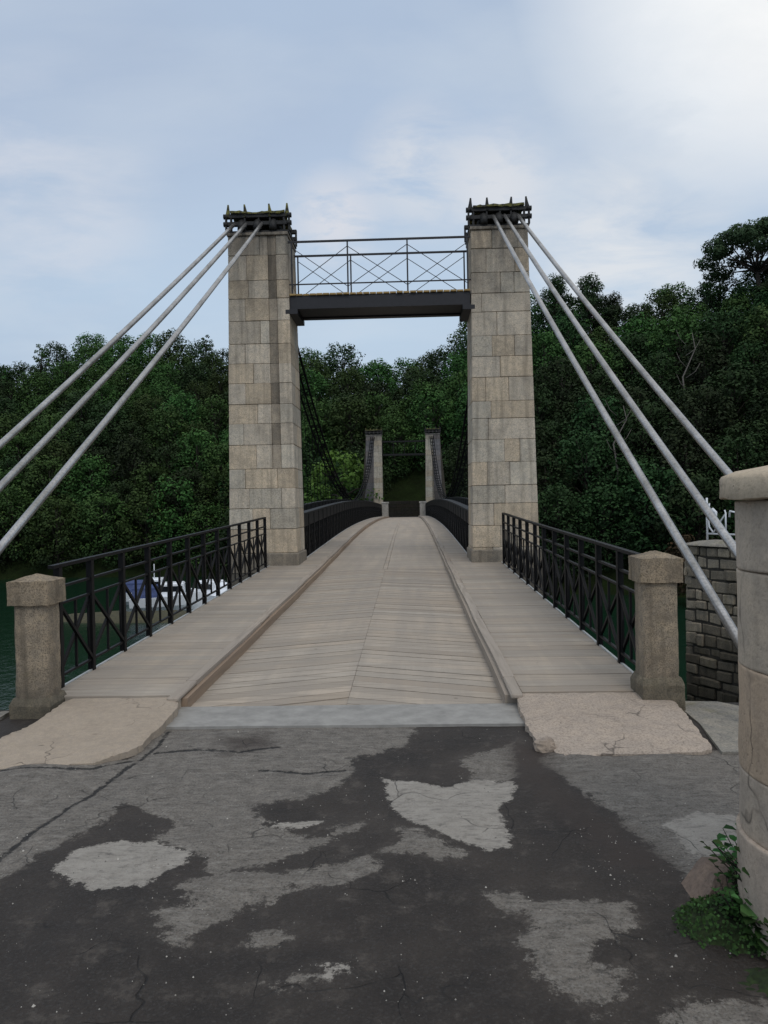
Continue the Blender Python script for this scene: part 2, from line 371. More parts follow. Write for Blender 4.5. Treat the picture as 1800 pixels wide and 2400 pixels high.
# ---------------------------------------------------------------- setting
# road surface with patches
PATCH=dict(
 A=[(-1.7,3.57),(-1.68,3.76),(-1.56,3.89),(-1.34,3.89),(-1.09,3.76),(-1.1,3.64),(-1.18,3.54),(-1.23,3.43),(-1.35,3.41),(-1.44,3.37),(-1.57,3.44)],
 B=[(-.19,4.76),(.01,4.72),(.18,4.64),(.41,4.79),(.61,4.71),(.57,4.48),(.46,4.31),(.47,4.04),(.46,3.82),(.36,3.74),(.26,3.85),(.14,3.93),(0,4.1),(-.12,4.29)],
 H=[(-.36,2.82),(-.26,2.83),(-.24,2.8),(-.33,2.78)],
 N=[(-.81,4.1),(-.64,4.13),(-.49,4.15),(-.49,4.11),(-.73,4.06)])
WORN=dict(
 D=[(-1.96,5.9),(.02,5.9),(-.05,5.45),(-.39,5.16),(-.43,4.73),(-.66,4.43),(-.92,4.37),(-.84,4.11),(-.62,3.99),(-.43,3.91),(-.56,3.73),(-.72,3.63),(-.97,3.56),(-1.03,3.68),(-1.34,3.94),(-1.31,4.18),(-1.67,4.38),(-1.75,4.01),(-1.87,3.64),(-1.93,3.5),(-3.4,4.2),(-3.6,5.2),(-1.97,5.2)],
 C=[(.29,3.36),(.42,3.38),(.49,3.29),(.63,3.29),(.76,3.28),(.87,3.25),(.87,3.14),(.81,3.04),(.67,2.91),(.63,2.83),(.74,2.8),(.71,2.69),(.58,2.6),(.49,2.67),(.41,2.8),(.45,2.88),(.38,2.99),(.47,3.07),(.45,3.19),(.34,3.19)],
 E=[(-1.06,3.43),(-.86,3.54),(-.6,3.54),(-.39,3.63),(-.24,3.68),(-.15,3.54),(-.29,3.43),(-.57,3.39),(-.71,3.25),(-.82,3.14),(-.91,2.97),(-.99,2.95),(-.99,3.07),(-1.1,3.18),(-.97,3.25)],
 F=[(-.67,3.04),(-.6,3.07),(-.5,3.02),(-.56,2.96),(-.64,2.97)],
 G=[(-.55,2.73),(-.48,2.77),(-.36,2.78),(-.37,2.74),(-.5,2.71)],
 I=[(.82,2.57),(.93,2.63),(1.16,2.62),(1.22,2.52),(1.1,2.34),(.74,2.34)],
 J=[(.78,5.13),(.95,5.25),(3.2,5.4),(3.2,3.9),(1.73,3.66),(1.2,3.48),(1.18,3.66),(1.11,3.97),(1.08,4.21),(.96,4.55),(.88,4.86)],
 L=[(.29,5.14),(.7,5.43),(.62,4.75),(.4,4.71)],
 M=[(-.46,4.07),(-.29,4.09),(-.33,3.98),(-.43,3.98)],
 O=[(-.12,4.04),(0,3.99),(.18,3.8),(.26,3.72),(.13,3.67),(-.04,3.72),(-.16,3.75),(-.09,3.85)])
JL=[(1.15,4.1),(1.5,4.3),(2.3,4.2),(2.4,3.8),(1.7,3.62),(1.22,3.5)]
BROWN=[[(.62,5.55),(.95,5.3),(.88,4.6),(1.15,3.9),(1.2,3.4),(.9,3.6),(.75,4.2),(.6,4.9)],[(-1.45,5.6),(-1.1,5.75),(-.95,5.4),(-1.3,5.2)]]
def sdf(poly,X,Y):
    P=np.array(poly,float); d=np.full(X.shape,1e9); ins=np.zeros(X.shape,bool)
    for i in range(len(P)):
        a=P[i]; b=P[(i+1)%len(P)]; e=b-a
        t=np.clip(((X-a[0])*e[0]+(Y-a[1])*e[1])/(e@e),0,1)
        d=np.minimum(d,np.hypot(X-a[0]-t*e[0],Y-a[1]-t*e[1]))
        c=((a[1]>Y)!=(b[1]>Y)); xi=(b[0]-a[0])*(Y-a[1])/((b[1]-a[1]) if b[1]!=a[1] else 1e-9)+a[0]
        ins^=(c&(X<xi))
    return np.where(ins,d,-d)
def linedist(line,X,Y):
    d=np.full(X.shape,1e9)
    for a,b in zip(line[:-1],line[1:]):
        a=np.array(a);b=np.array(b);e=b-a
        t=np.clip(((X-a[0])*e[0]+(Y-a[1])*e[1])/(e@e),0,1)
        d=np.minimum(d,np.hypot(X-a[0]-t*e[0],Y-a[1]-t*e[1]))
    return d
SEAM=[(.76,5.8),(.72,5.3),(.70,4.9),(.73,4.5),(.81,4.1),(.82,3.85)]
CRACKS=[[(-2.05,3.5),(-2.0,4.07),(-1.97,4.4),(-1.91,4.87),(-1.83,5.44),(-1.86,5.8)],[(-1.8,5.3),(-1.5,5.33),(-1.2,5.28),(-.95,5.42)],[(-2.9,4.93),(-2.12,4.98),(-1.92,5.17)],[(-1.0,4.95),(-.7,4.88),(-.45,4.93)]]
xs=np.arange(-4.2,3.41,.02); ys=np.arange(1.4,6.5,.02)
X,Y=np.meshgrid(xs,ys)
worn=np.max([sdf(p,X,Y) for p in WORN.values()],axis=0)
lite=np.max([sdf(p,X,Y) for p in PATCH.values()]+[sdf(JL,X,Y)-.12],axis=0)
brown=np.max([sdf(p,X,Y) for p in BROWN],axis=0)-.03
crk=np.minimum.reduce([linedist(l,X,Y) for l in CRACKS])
crack=np.clip(1-crk/.045,0,1)
Z=np.zeros_like(X)
rng=np.random.default_rng(3)
for k in range(26):
    a=rng.uniform(0,6.28); fr=rng.uniform(1,11); Z+=.010/fr**.8*np.sin(fr*(X*math.cos(a)+Y*math.sin(a))*2+rng.uniform(0,6))
sd=linedist(SEAM,X,Y)
Z+=.014*np.exp(-(sd/.05)**2)+.012*np.clip(worn*6,-1,1)*.5+.006*np.clip(lite*8,-1,1)-.006*crack
fade=np.clip((X+4.2)/.4,0,1)*np.clip((3.4-X)/.4,0,1)*np.clip((Y-1.4)/.4,0,1)
Z=Z*.65*fade*np.clip((6.1-Y)/.8,0.08,1)+.010
nx,ny=len(xs),len(ys)
me=bpy.data.meshes.new('road_surface')
vv=np.stack([X.ravel(),Y.ravel(),Z.ravel()],1)
ii=np.arange(nx*ny).reshape(ny,nx)
ff=np.stack([ii[:-1,:-1].ravel(),ii[:-1,1:].ravel(),ii[1:,1:].ravel(),ii[1:,:-1].ravel()],1)
me.from_pydata(vv.tolist(),[],ff.tolist())
for nm,a in (('worn',worn),('lite',lite),('brown',brown),('crack',crack)):
    at=me.attributes.new(nm,'FLOAT','POINT'); at.data.foreach_set('value',a.ravel().astype(np.float32))
me.polygons.foreach_set('use_smooth',[True]*len(me.polygons)); me.materials.append(M['asphalt'])
o=bpy.data.objects.new('road',me); col.objects.link(o); tag(o,kind='structure')

# near bank ground: one sheet, with the river side cut as on site
m=MB()
edge=[(-70,6.3),(-3.45,6.3),(-3.1,6.55),(2.0,6.55),(2.5,6.5),(3.1,5.8),(5.5,4.9),(8.6,6.2),(8.6,7),(5.45,14.0),(7,16.5),(70,17)]
n=len(edge)
vs=[(x,y,-.035) for x,y in edge]+[(x,-80,-.035) for x,y in edge]+[(x,y,-9) for x,y in edge]
F=[(i,n+i,n+i+1,i+1) for i in range(n-1)]
m.add(vs,F); g=m.build('ground',M['bankground']); tag(g,kind='structure')
m=MB(); m.add(vs,[(i,i+1,2*n+i+1,2*n+i) for i in range(n-1)]); g=m.build('river_bank',M['abut']); tag(g,kind='structure')
m=MB(); m.add([(-900,-5,-6.0),(900,-5,-6.0),(900,900,-6.0),(-900,900,-6.0)],[(0,1,2,3)]); g=m.build('water',M['water']); tag(g,kind='structure')

# hills across the river
SKA=[-60,-40,-28.1,-26.4,-25.3,-23.2,-19.2,-14.5,-13.1,-8.1,-6.1,-3.4,-1.0,.7,4.2,9.2,11.2,14.1,15.5,16.3,18.1,20.5,23.1,25.8,40,60]
SKT=[.12,.16,.186,.192,.206,.216,.222,.218,.211,.208,.213,.215,.196,.208,.240,.274,.277,.266,.260,.262,.277,.285,.290,.290,.27,.2]
def shore(az): return interp(az,[-60,-30,-14,-8,-4,4,10,60],[110,100,90,76,69,68,66,62])
def ridge(az): return shore(az)+interp(az,[-60,-12,0,60],[48,46,46,46])
TH=8.5
def hz(x,y):
    az=math.degrees(math.atan2(x,y)); r=math.hypot(x,y); rs=shore(az); rr=ridge(az)
    H=interp(az,SKA,SKT)*rr+1.7-TH
    if r<rs: z=-6.3-(rs-r)*.25
    elif r<rr: t=(r-rs)/(rr-rs); z=-6.3+(H+6.3)*(t**.8)
    else: z=H-(r-rr)*.16
    # road shelf at the far end of the bridge
    k=sstep(9,5,abs(x+.5))*sstep(66,68,r)*sstep(92,82,y)
    z=z*(1-k)+.42*k
    z+=.5*fbm((x*.12,y*.12,0))*(1-k)
    return max(z,-9)
m=MB(); A=[i*1.0 for i in range(-64,65)]; RR=[50+i*2.2 for i in range(0,60)]+[200,260,400]
vs=[(r*math.sin(R(a)),r*math.cos(R(a)),hz(r*math.sin(R(a)),r*math.cos(R(a)))) for r in RR for a in A]
na=len(A); F=[(i*na+j,i*na+j+1,(i+1)*na+j+1,(i+1)*na+j) for i in range(len(RR)-1) for j in range(na-1)]
m.add(vs,F,smooth=True); g=m.build('hillside',M['hill']); tag(g,kind='structure')
# mud spit on the left
m=MB(); vs=[];F=[]; nn=40
for k,rad in enumerate((0,.5,.8,1.0,1.08)):
    for i in range(nn):
        a=2*math.pi*i/nn; q=1+.22*fbm((math.cos(a)*1.5,math.sin(a)*1.5,3))
        vs.append((-19.5+6.5*rad*q*math.cos(a),54.5+2.4*rad*q*math.sin(a),(-5.62,-5.66,-5.8,-6.0,-6.3)[k]+.12*fbm((math.cos(a)*4*rad,math.sin(a)*4*rad,k))))
for k in range(4):
    for i in range(nn): F.append((k*nn+i,(k+1)*nn+i,(k+1)*nn+(i+1)%nn,k*nn+(i+1)%nn))
m.add(vs,F,smooth=True); g=m.build('mudbank',M['mud']); tag(g,kind='structure')

# ---------------------------------------------------------------- trees
def leafquads(mb,c,rad,n,size,rng,flat=1.0,out=.6,tint=0.5,up=.35):
    c=Vector(c)
    for _ in range(n):
        d=Vector((rng.gauss(0,1),rng.gauss(0,1),rng.gauss(0,1))).normalized()
        rr=rad*(.55+.62*rng.random()**.8)
        p=c+Vector((d.x*rr,d.y*rr,d.z*rr*flat))
        nrm=(d*1.0+Vector((rng.gauss(0,.33),rng.gauss(0,.33),rng.gauss(0,.33)+up))).normalized()
        u=nrm.orthogonal().normalized(); v=nrm.cross(u)
        a=rng.random()*6.28; u,v=u*math.cos(a)+v*math.sin(a),v*math.cos(a)-u*math.sin(a)
        s=size*(.6+.8*rng.random())
        hi=max(0,min(1,-.05+tint*.4+.35*(p.z-c.z)/(rad*flat+.01)+.5*min(1,c.z/7)+rng.uniform(-.10,.10)))  # paler toward clump and crown tops, dark below: light from above put into leaf colour
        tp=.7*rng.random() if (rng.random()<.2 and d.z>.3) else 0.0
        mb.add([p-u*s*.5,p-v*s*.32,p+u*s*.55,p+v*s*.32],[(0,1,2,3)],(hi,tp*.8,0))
def broadleaf(seed,H=8.5,W=3.2,nl=26,per=170,size=.34,low=.05):
    rng=random.Random(seed); cr=MB(); tr=MB()
    tr.tube([(0,0,-1.0),(.05,0,H*.25),(.15*rng.uniform(-1,1),.1,H*.55),(.1,.1,H*.8)],[.24,.19,.12,.05],7)
    for k in range(nl):
        t=(k+.5)/nl; z=H*(low+(1-low)*t); env=math.sin(math.pi*min(1,max(.12,(t*.82+.14))))**.55
        a=k*2.4+rng.uniform(-.5,.5); rr=W*env*rng.uniform(.5,.82)
        lr=W*rng.uniform(.24,.38)*(1.0-.2*t)
        c=(rr*math.cos(a),rr*math.sin(a),z-lr*.3)
        leafquads(cr,c,lr,int(per*(lr/(W*.36))**1.5),size,rng,.75,tint=rng.uniform(0,1))
        if k%2==0: tr.tube([(0,0,z*.55),(c[0]*.5,c[1]*.5,z*.8),c],[.08,.05,.02],5)
    return cr,tr
def pinecrown(seed,H,W,z0,umbrella=True,size=.26,per=230):
    rng=random.Random(seed); cr=MB(); tr=MB()
    tr.tube([(0,0,-1),(.1,0,z0*.5),(-.25,.05,z0),(.0,0,z0+(H-z0)*.5)],[.26,.22,.17,.1],8)
    nl=30
    for k in range(nl):
        a=k*2.4; q=math.sqrt((k+.5)/nl); rr=W*q
        z=H-(H-z0)*.75*(q**2.2)-rng.uniform(0,.5) if umbrella else z0+(H-z0)*rng.random()**.8
        if not umbrella: rr=W*(1.05-.75*(z-z0)/(H-z0))*rng.uniform(.25,1)
        lr=(1.05 if umbrella else .8)*rng.uniform(.7,1.2)
        c=(rr*math.cos(a),rr*math.sin(a),z)
        leafquads(cr,c,lr,int(per*lr),size,rng,.5 if umbrella else 1.0,tint=rng.random())
        tr.tube([(-.2,0,z0*rng.uniform(.85,1.0)),(c[0]*.55,c[1]*.55,z0+(z-z0)*.35),(c[0]*.95,c[1]*.95,z-.2)],[.09,.06,.02],5)
    return cr,tr
class Proto: pass
def proto(name,crtr,leafmat,barkmat=None):
    cr,tr=crtr; p=Proto(); p.name=name
    a=cr.build('crown',leafmat); b=tr.build('trunk',barkmat or M['bark'])
    p.cm=a.data; p.tm=b.data; bpy.data.objects.remove(a); bpy.data.objects.remove(b); return p
def plant(p,loc,s,rz,label,cat,group=None,sz=None,mat=None):
    r=empty(p.name,loc,label,cat,group); r.rotation_euler=(0,0,rz); r.scale=(s,s,sz or s)
    c=bpy.data.objects.new('crown',p.cm); t=bpy.data.objects.new('trunk',p.tm)
    for q in (t,c): col.objects.link(q); q.parent=r
    if mat:
        c.material_slots[0].link='OBJECT'; c.material_slots[0].material=mat
    return r
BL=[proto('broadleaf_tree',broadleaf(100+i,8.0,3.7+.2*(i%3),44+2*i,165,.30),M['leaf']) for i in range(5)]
PI=proto('umbrella_pine',pinecrown(5,9.2,4.8,5.6,True,.24,420),M['leafpine'])
PS=proto('pine_tree',pinecrown(9,8.6,3.4,3.0,False,.24,300),M['leafpine'])
TT=proto('slender_tree',broadleaf(31,9.5,1.7,16,70,.28,.45),M['leaf'])
SH=proto('shrub',broadleaf(41,3.4,2.4,18,190,.22,.02),M['leafbright'])
rng=random.Random(11); cnt=0
LB={'L':('dark broadleaf tree in the dense wood across the river, left of the left near tower','trees of the wood left of the bridge'),
    'C':('dark broadleaf tree in the dense wood behind the far pair of bridge towers','trees of the wood behind the far towers'),
    'R':('dark broadleaf tree on the steep wooded hillside right of the right near tower','trees of the wood right of the bridge')}
for row in range(9):
    t=row/8
    for k in range(-36,35):
        az=k*1.0+(.5 if row%2 else 0)
        step=2.55 if -30<az<27 else 4
        pass
def treerow(t,az0,az1,spacing):
    global cnt
    az=az0
    while az<az1:
        a=az+rng.uniform(-.4,.4); tt=min(1,max(0,t+rng.uniform(-.035,.035)))
        r=shore(a)+1.5+(ridge(a)-shore(a)-1.5)*tt
        x=r*math.sin(R(a)); y=r*math.cos(R(a))
        az+=math.degrees(spacing/r)*rng.uniform(.85,1.15)
        if abs(x+.5)<6.5 and y<84: continue
        if -10<x<-3 and y<81: continue
        z=hz(x,y)-.3
        s=rng.uniform(.82,1.08)
        if 15.1<a<16.8 and t>.85: s*=.8
        if -27<a<-25.5 and t>.9: continue
        zone='L' if a<-8.3 else ('C' if a<5 else 'R')
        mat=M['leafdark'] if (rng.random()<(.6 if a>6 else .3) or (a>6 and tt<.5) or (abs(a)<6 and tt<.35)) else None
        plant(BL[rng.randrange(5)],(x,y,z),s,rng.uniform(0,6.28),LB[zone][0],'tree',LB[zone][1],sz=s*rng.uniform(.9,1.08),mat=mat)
        cnt+=1
for t in (0.0,.1,.2,.31,.43,.56,.70,.84,1.0):
    treerow(t,-32,29,4.7 if t>.2 else 4.2)
def polar(az,r): return (r*math.sin(R(az)),r*math.cos(R(az)))
def special(p,az,r,s,label,cat,dzz=0,mat=None,rz=0,sz=None):
    x,y=polar(az,r); return plant(p,(x,y,hz(x,y)+dzz),s,rz,label,cat,None,mat=mat,sz=sz)
special(PI,24.2,102,1.35,'tall umbrella pine with flat spreading crown at the top right of the skyline','pine tree',1.0)
special(PI,26.4,98,.85,'lower umbrella pine cut by the right frame edge on the skyline','pine tree',1.5,rz=2)
special(PS,13.2,104,1.0,'bushy pine with upright tufted top on the skyline right of the right tower','pine tree',2.6)
special(PS,10.9,106,.9,'narrow bushy pine on the skyline just right of the right tower','pine tree',3.0,rz=1.5)
special(PS,14.8,105,.8,'small bushy pine at the right end of the tufted pines on the skyline','pine tree',2.2,rz=3.1)
special(TT,-25.6,139,.95,'thin open tree with sparse crown sticking out of the left skyline','tree',.2)
special(TT,-28.0,136,.9,'sparse tree at the left frame edge on the skyline','tree',-.5,rz=2)
special(TT,-14.6,134,.85,'wispy tree top beside the left tower on the skyline','tree',.8,rz=1)
special(SH,-4.9,72.5,1.75,'bright green round shrub left of the far left tower','shrub',.9)
special(SH,-6.3,74.5,1.3,'green shrub farther left of the far left tower behind the cable lattice','shrub',.6,rz=2,mat=M['leaf'])
special(SH,-8.0,76,1.4,'green shrub just right of the near left tower edge on the far bank','shrub',.6,rz=4,mat=M['leaf'])
special(SH,19.8,60,1.1,'rusty brown shrub above the white iron railing right of the stay cables','shrub',3.2,mat=M['leafbrown'],rz=1)
def bare(name,pts,r,loc,label):
    e=empty(name,loc,label,'dead tree'); k=MB(); k.tube(pts,r,5); k.build('trunk',M['palebark'],e).location=(0,0,0); return e
rb=random.Random(3)
for az,r,h,lab in ((19.2,80,7.5,'pale bare dead tree leaning on the right hillside between the stay cables and the column'),(14.6,72,6.0,'pale bare forked dead tree behind the middle right stay cable')):
    x,y=polar(az,r); e=empty('dead_tree',(x,y,hz(x,y)+4),lab,'dead tree')
    k=MB(); k.tube([(0,0,-4),(.3,-.8,0),(-.2,-1.2,h*.45),(.9,-1.5,h*.8),(.6,-1.6,h)],[.1,.09,.07,.045,.02],6,)
    o=k.build('trunk',M['palebark']); o.parent=e
    for q in range(5):
        z=h*(.3+.14*q); k=MB(); sx=1 if q%2 else -1
        k.tube([(.1,-1.2,z),(.1+sx*.7,-1.7,z+.5),(.1+sx*1.1,-1.9,z+1.3)],[.04,.028,.012],5); o=k.build('branch',M['palebark']); o.parent=e

# ---------------------------------------------------------------- towers
def blockcol(rng,dark=0.0):
    t=rng.random(); v=rng.uniform(.84,1.10)
    if t<.3: c=(.97,1.0,1.02)      # greyer block
    elif t<.6: c=(1.04,.99,.92)     # warmer block
    else: c=(1,1,1)
    return tuple(x*v*(1-dark) for x in c)
def tower(x0b,x1b,x0t,x1t,yf,dep,z0,z1,zc,side,label,mat,seed,far=False,groove=False,group=None):
    """shaft tapers between z0 (base) and z1 (top); side=-1 left, 1 right"""
    rng=random.Random(seed); cx=(x0b+x1b)/2
    root=empty('bridge_tower',(cx,yf+dep/2,z0),label,'bridge tower',group)
    def fn(p):
        u,v,z=p; t=(z-z0)/(z1-z0)
        xa=x0b+(x0t-x0b)*t; xb=x1b+(x1t-x1b)*t
        if far:
            fl=.55*max(0,min(1,(z0+3.2-z)/3.2))**1.8
            if side<0: xa-=fl
            else: xb+=fl
        y=yf+.02*t*dep+v*(dep*(1-.05*t))
        return (xa+(xb-xa)*u,y,z)
    m=MB(); core=MB()
    core.box(.02,.98,.03,.97,z0-.2,z1-.01,(.5,.5,.5),fn)
    nc=max(1,round((z1-z0)/.47)); ch=(z1-z0)/nc
    gu=(.665,.80)
    zz_=[z0+i*ch+(rng.uniform(-.06,.06) if 0<i<nc else 0) for i in range(nc+1)]
    for i in range(nc):
        za=zz_[i]; zb=zz_[i+1]
        for row in (0,1):
            va,vb=((0,.52),(.52,1)) if (i+row)%2 else ((0,.44),(.44,1))
            if row==0: va,vb=0,(.52 if i%2 else .44)
            else: va,vb=(.52 if i%2 else .44),1
            cuts=[0]
            if i%2: cuts+= [rng.uniform(.3,.56)]+([rng.uniform(.68,.85)] if rng.random()<.6 else [])
            else: cuts+= [rng.uniform(.16,.38)]+([rng.uniform(.52,.76)] if rng.random()<.75 else [])
            cuts.append(1)
            if far: cuts=[0,.5,1]
            if groove and row==0 and za>z0+2.2:
                cuts=[c for c in cuts if c<gu[0]-.08 or c==1]+[gu[0],gu[1]]; cuts=sorted(set(cuts))
            for a,b in zip(cuts[:-1],cuts[1:]):
                isg=groove and row==0 and za>z0+2.2 and abs(a-gu[0])<1e-6
                c=blockcol(rng,.0)
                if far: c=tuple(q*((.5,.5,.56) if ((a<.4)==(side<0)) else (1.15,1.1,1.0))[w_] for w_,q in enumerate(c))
                if isg:
                    q_=rng.choice((.36,.45,.7,.55,.4)); c=(q_,q_*.98,q_*.96); m.cbox(a,b,.02,vb-.003,za+.002,zb-.002,.006,c,fn)
                else:
                    j=rng.uniform(-.006,.006); g_=rng.uniform(.0008,.0042); h_=rng.uniform(.001,.006)
                    m.cbox(a+g_,b-g_*.6,va+.006+j*(row==0),vb-.0025,za+h_,zb-.002,rng.uniform(.003,.012),c,fn)
    m.build('shaft',mat,root); core.build('mortar_core',M['towermortar'],root)
    # wider foot in the river
    if not far:
        m=MB(); w=.06
        for i in range(12):
            za=z0-.002-(i+1)*.55; zb=za+.55
            for a,b in ((x0b-w,cx),(cx,x1b+w)) if i%2 else ((x0b-w,cx-.3),(cx-.3,cx+.35),(cx+.35,x1b+w)):
                m.cbox(a+.003,b-.003,yf-.02,yf+dep+.02,za+.003,zb-.003,.01,blockcol(rng,.25))
        m.build('pier_base',M['abut'],root)
        # dressed plinth block of the tower at deck level
        m=MB(); m.cbox(x0b-.03,x1b+.03,yf-.035,yf+dep+.035,z0-.02,z0+.42,.02,(.5,.5,.5))
        o=m.build('plinth',M['tower'],root); 
    # cornice
    m=MB(); m.cbox(x0t-.02,x1t+.02,yf-.01,yf+dep*.97,z1,z1+.07,.012,(.75,.75,.75)); m.build('cornice',mat,root)
    zt=z1+.07; xa,xb=x0t-.04,x1t+.04; ya=yf-.02; yb=yf+dep*.97
    m=MB()
    # saddle: bed plates, end cheeks, rollers, clamp beams
    m.cbox(xa,xb,ya+.05,yb-.05,zt,zt+.05,.008)
    for zz in (zt+.17,zt+.34):
        m.cbox(xa-.02,xb+.02,ya+.06,ya+.16,zz,zz+.09,.01); m.cbox(xa-.02,xb+.02,yb-.16,yb-.06,zz,zz+.09,.01)
    for f_ in (0,.08,.30,.52,.70,.92,1.0):
        x=xa+(xb-xa)*f_
        m.cbox(x-.02,x+.02,ya+.07,ya+.15,zt+.05,zt+.34,.005); m.cbox(x-.02,x+.02,yb-.15,yb-.07,zt+.05,zt+.34,.005)
    sd=m.build('saddle',M['saddle'],root)
    for f_ in (.25,.5,.75):
        x=xa+(xb-xa)*f_; k=MB()
        pr=[]; 
        for q in range(13):
            a=math.pi*q/12; pr.append((x, (ya+yb)/2-.5*(yb-ya)*.95*math.cos(a), zt+.05+.30*math.sin(a)**.7))
        k.tube(pr,.085,10); k.build('cable_shoe',M['saddle'],sd)
    for xx in (xa-.005,xb+.005):
        for zz in (zt+.215,zt+.385):
            k=MB(); k.tube([(xx-.05,ya+.1,zz),(xx+.05,ya+.1,zz)],.055,10); k.build('bolt',M['saddle'],sd)
    rr=random.Random(seed+5); k=MB()
    gridbox(k,xa+.1,xb-.1,ya+.02,yb-.02,zt+.42,zt+.47,.07); mo=k.build('top_plate',M['mossiron'],sd); rough(mo,.035,6,seed)
    for f_ in (.03,.31,.70,.97):
        x=xa+(xb-xa)*f_; lean=.03*rr.uniform(-1,1)
        k=MB(); k.tube([(x,ya+.12,zt+.36),(x,ya+.11,zt+.45),(x+lean*.5,ya+.1,zt+.54),(x+lean,ya+.08,zt+.64)],[.075,.05,.032,.018],8)
        k.build('horn',M['mossiron'] if side<0 else M['saddle'],sd)
    return root
xl0,xl1,xr0,xr1=BX-3.45,BX-1.93,BX+1.93,BX+3.40
tower(xl0,xl1,BX-3.33,BX-2.04,17,1.3,.26,7.72,0,-1,'near left stone bridge tower with dark drain groove on its front','',21,groove=True) if 0 else None
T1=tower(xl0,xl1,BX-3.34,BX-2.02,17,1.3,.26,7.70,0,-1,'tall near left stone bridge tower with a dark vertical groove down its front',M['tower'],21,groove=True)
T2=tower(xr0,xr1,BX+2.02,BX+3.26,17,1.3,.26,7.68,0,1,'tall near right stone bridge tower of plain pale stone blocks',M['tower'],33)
T3=tower(-4.0,-2.42,-3.86,-2.44,70,1.3,.45,8.0,0,-1,'distant left bridge tower at the far end of the deck',M['tower_far'],45,far=True)
T4=tower(1.45,2.98,1.55,2.85,70,1.3,.45,8.0,0,1,'distant right bridge tower at the far end of the deck',M['tower_far'],57,far=True)

# ---------------------------------------------------------------- deck
deck=empty('bridge_deck',(BX,6.45,0),'long cambered wooden bridge deck with chevron planks, side walkways and timber kerbs','bridge deck')
rng=random.Random(5)
def pcol(rng,a=.82,b=1.1):
    v=rng.uniform(a,b); w=rng.uniform(-.03,.03); return (v*(1+w),v,v*(1-w))
HW=1.355
m=MB()
# chevron planks between y 6.45 and 17.1
pw=.20; y=5.7
def clipplank(sgn,y0,y1,c):
    """plank from the centre line out to the kerb, its outer end nearer the viewer; clipped to the deck end"""
    dy=-.52; pts=[(0.0015,y0),(HW,y0+dy),(HW,y1+dy),(0.0015,y1)]
    lim0,lim1=6.46,17.06
    def clip(ps,keep,yy):
        out=[]
        for i in range(len(ps)):
            a=ps[i];b=ps[(i+1)%len(ps)]
            if keep(a[1]): out.append(a)
            if keep(a[1])!=keep(b[1]):
                t=(yy-a[1])/(b[1]-a[1]); out.append((a[0]+(b[0]-a[0])*t,yy))
        return out
    pts=clip(pts,lambda q:q>=lim0,lim0)
    if len(pts)>=3: pts=clip(pts,lambda q:q<=lim1,lim1)
    if len(pts)<3: return
    k=len(pts); jit=rng.uniform(-.003,.003)
    top=[(BX+sgn*p[0],p[1],dz(p[1])+jit) for p in pts]; bot=[(a,b,c_-.06) for a,b,c_ in top]
    if sgn<0: top=top[::-1]; bot=bot[::-1]
    F=[tuple(range(k)),tuple(range(k,2*k))[::-1]]+[((i+1)%k,i,k+i,k+(i+1)%k) for i in range(k)]
    m.add(top+bot,F,c)
y=6.0
while y<18.0:
    for sgn in (-1,1):
        w=pw-rng.uniform(.010,.024); clipplank(sgn,y,y+w,pcol(rng,.76,1.06))
    y+=pw
# transverse boards beyond, with a narrow board along the centre line
y=17.08
while y<71.2:
    w=.42
    for a,b in ((-HW,-.05),(-.044,.044),(.05,HW)):
        j=rng.uniform(-.002,.002)
        def fn(p): return (p[0],p[1],p[2]+dz(p[1]))
        m.cbox(BX+a,BX+b,y+.005,y+w-.003,-.06+j,.0+j,.003,pcol(rng,.93,1.07),fn)
    y+=w
m.build('roadway',M['plank'],deck)
def walkway(sgn,ya,yb,xa,xb,pw_):
    m=MB(); y=ya
    while y<yb-.01:
        w=min(pw_*rng.uniform(.85,1.15),yb-y); j=rng.uniform(-.003,.003)
        def fn(p): return (p[0],p[1],p[2]+dz(p[1]))
        x0,x1=sorted((BX+sgn*xa,BX+sgn*(xb+rng.uniform(-.006,.006))))
        m.cbox(x0,x1,y+.004,y+w-.004,.07+j,.125+j,.003,pcol(rng,.78,1.08),fn); y+=w
    return m.build('walkway',M['walk'],deck)
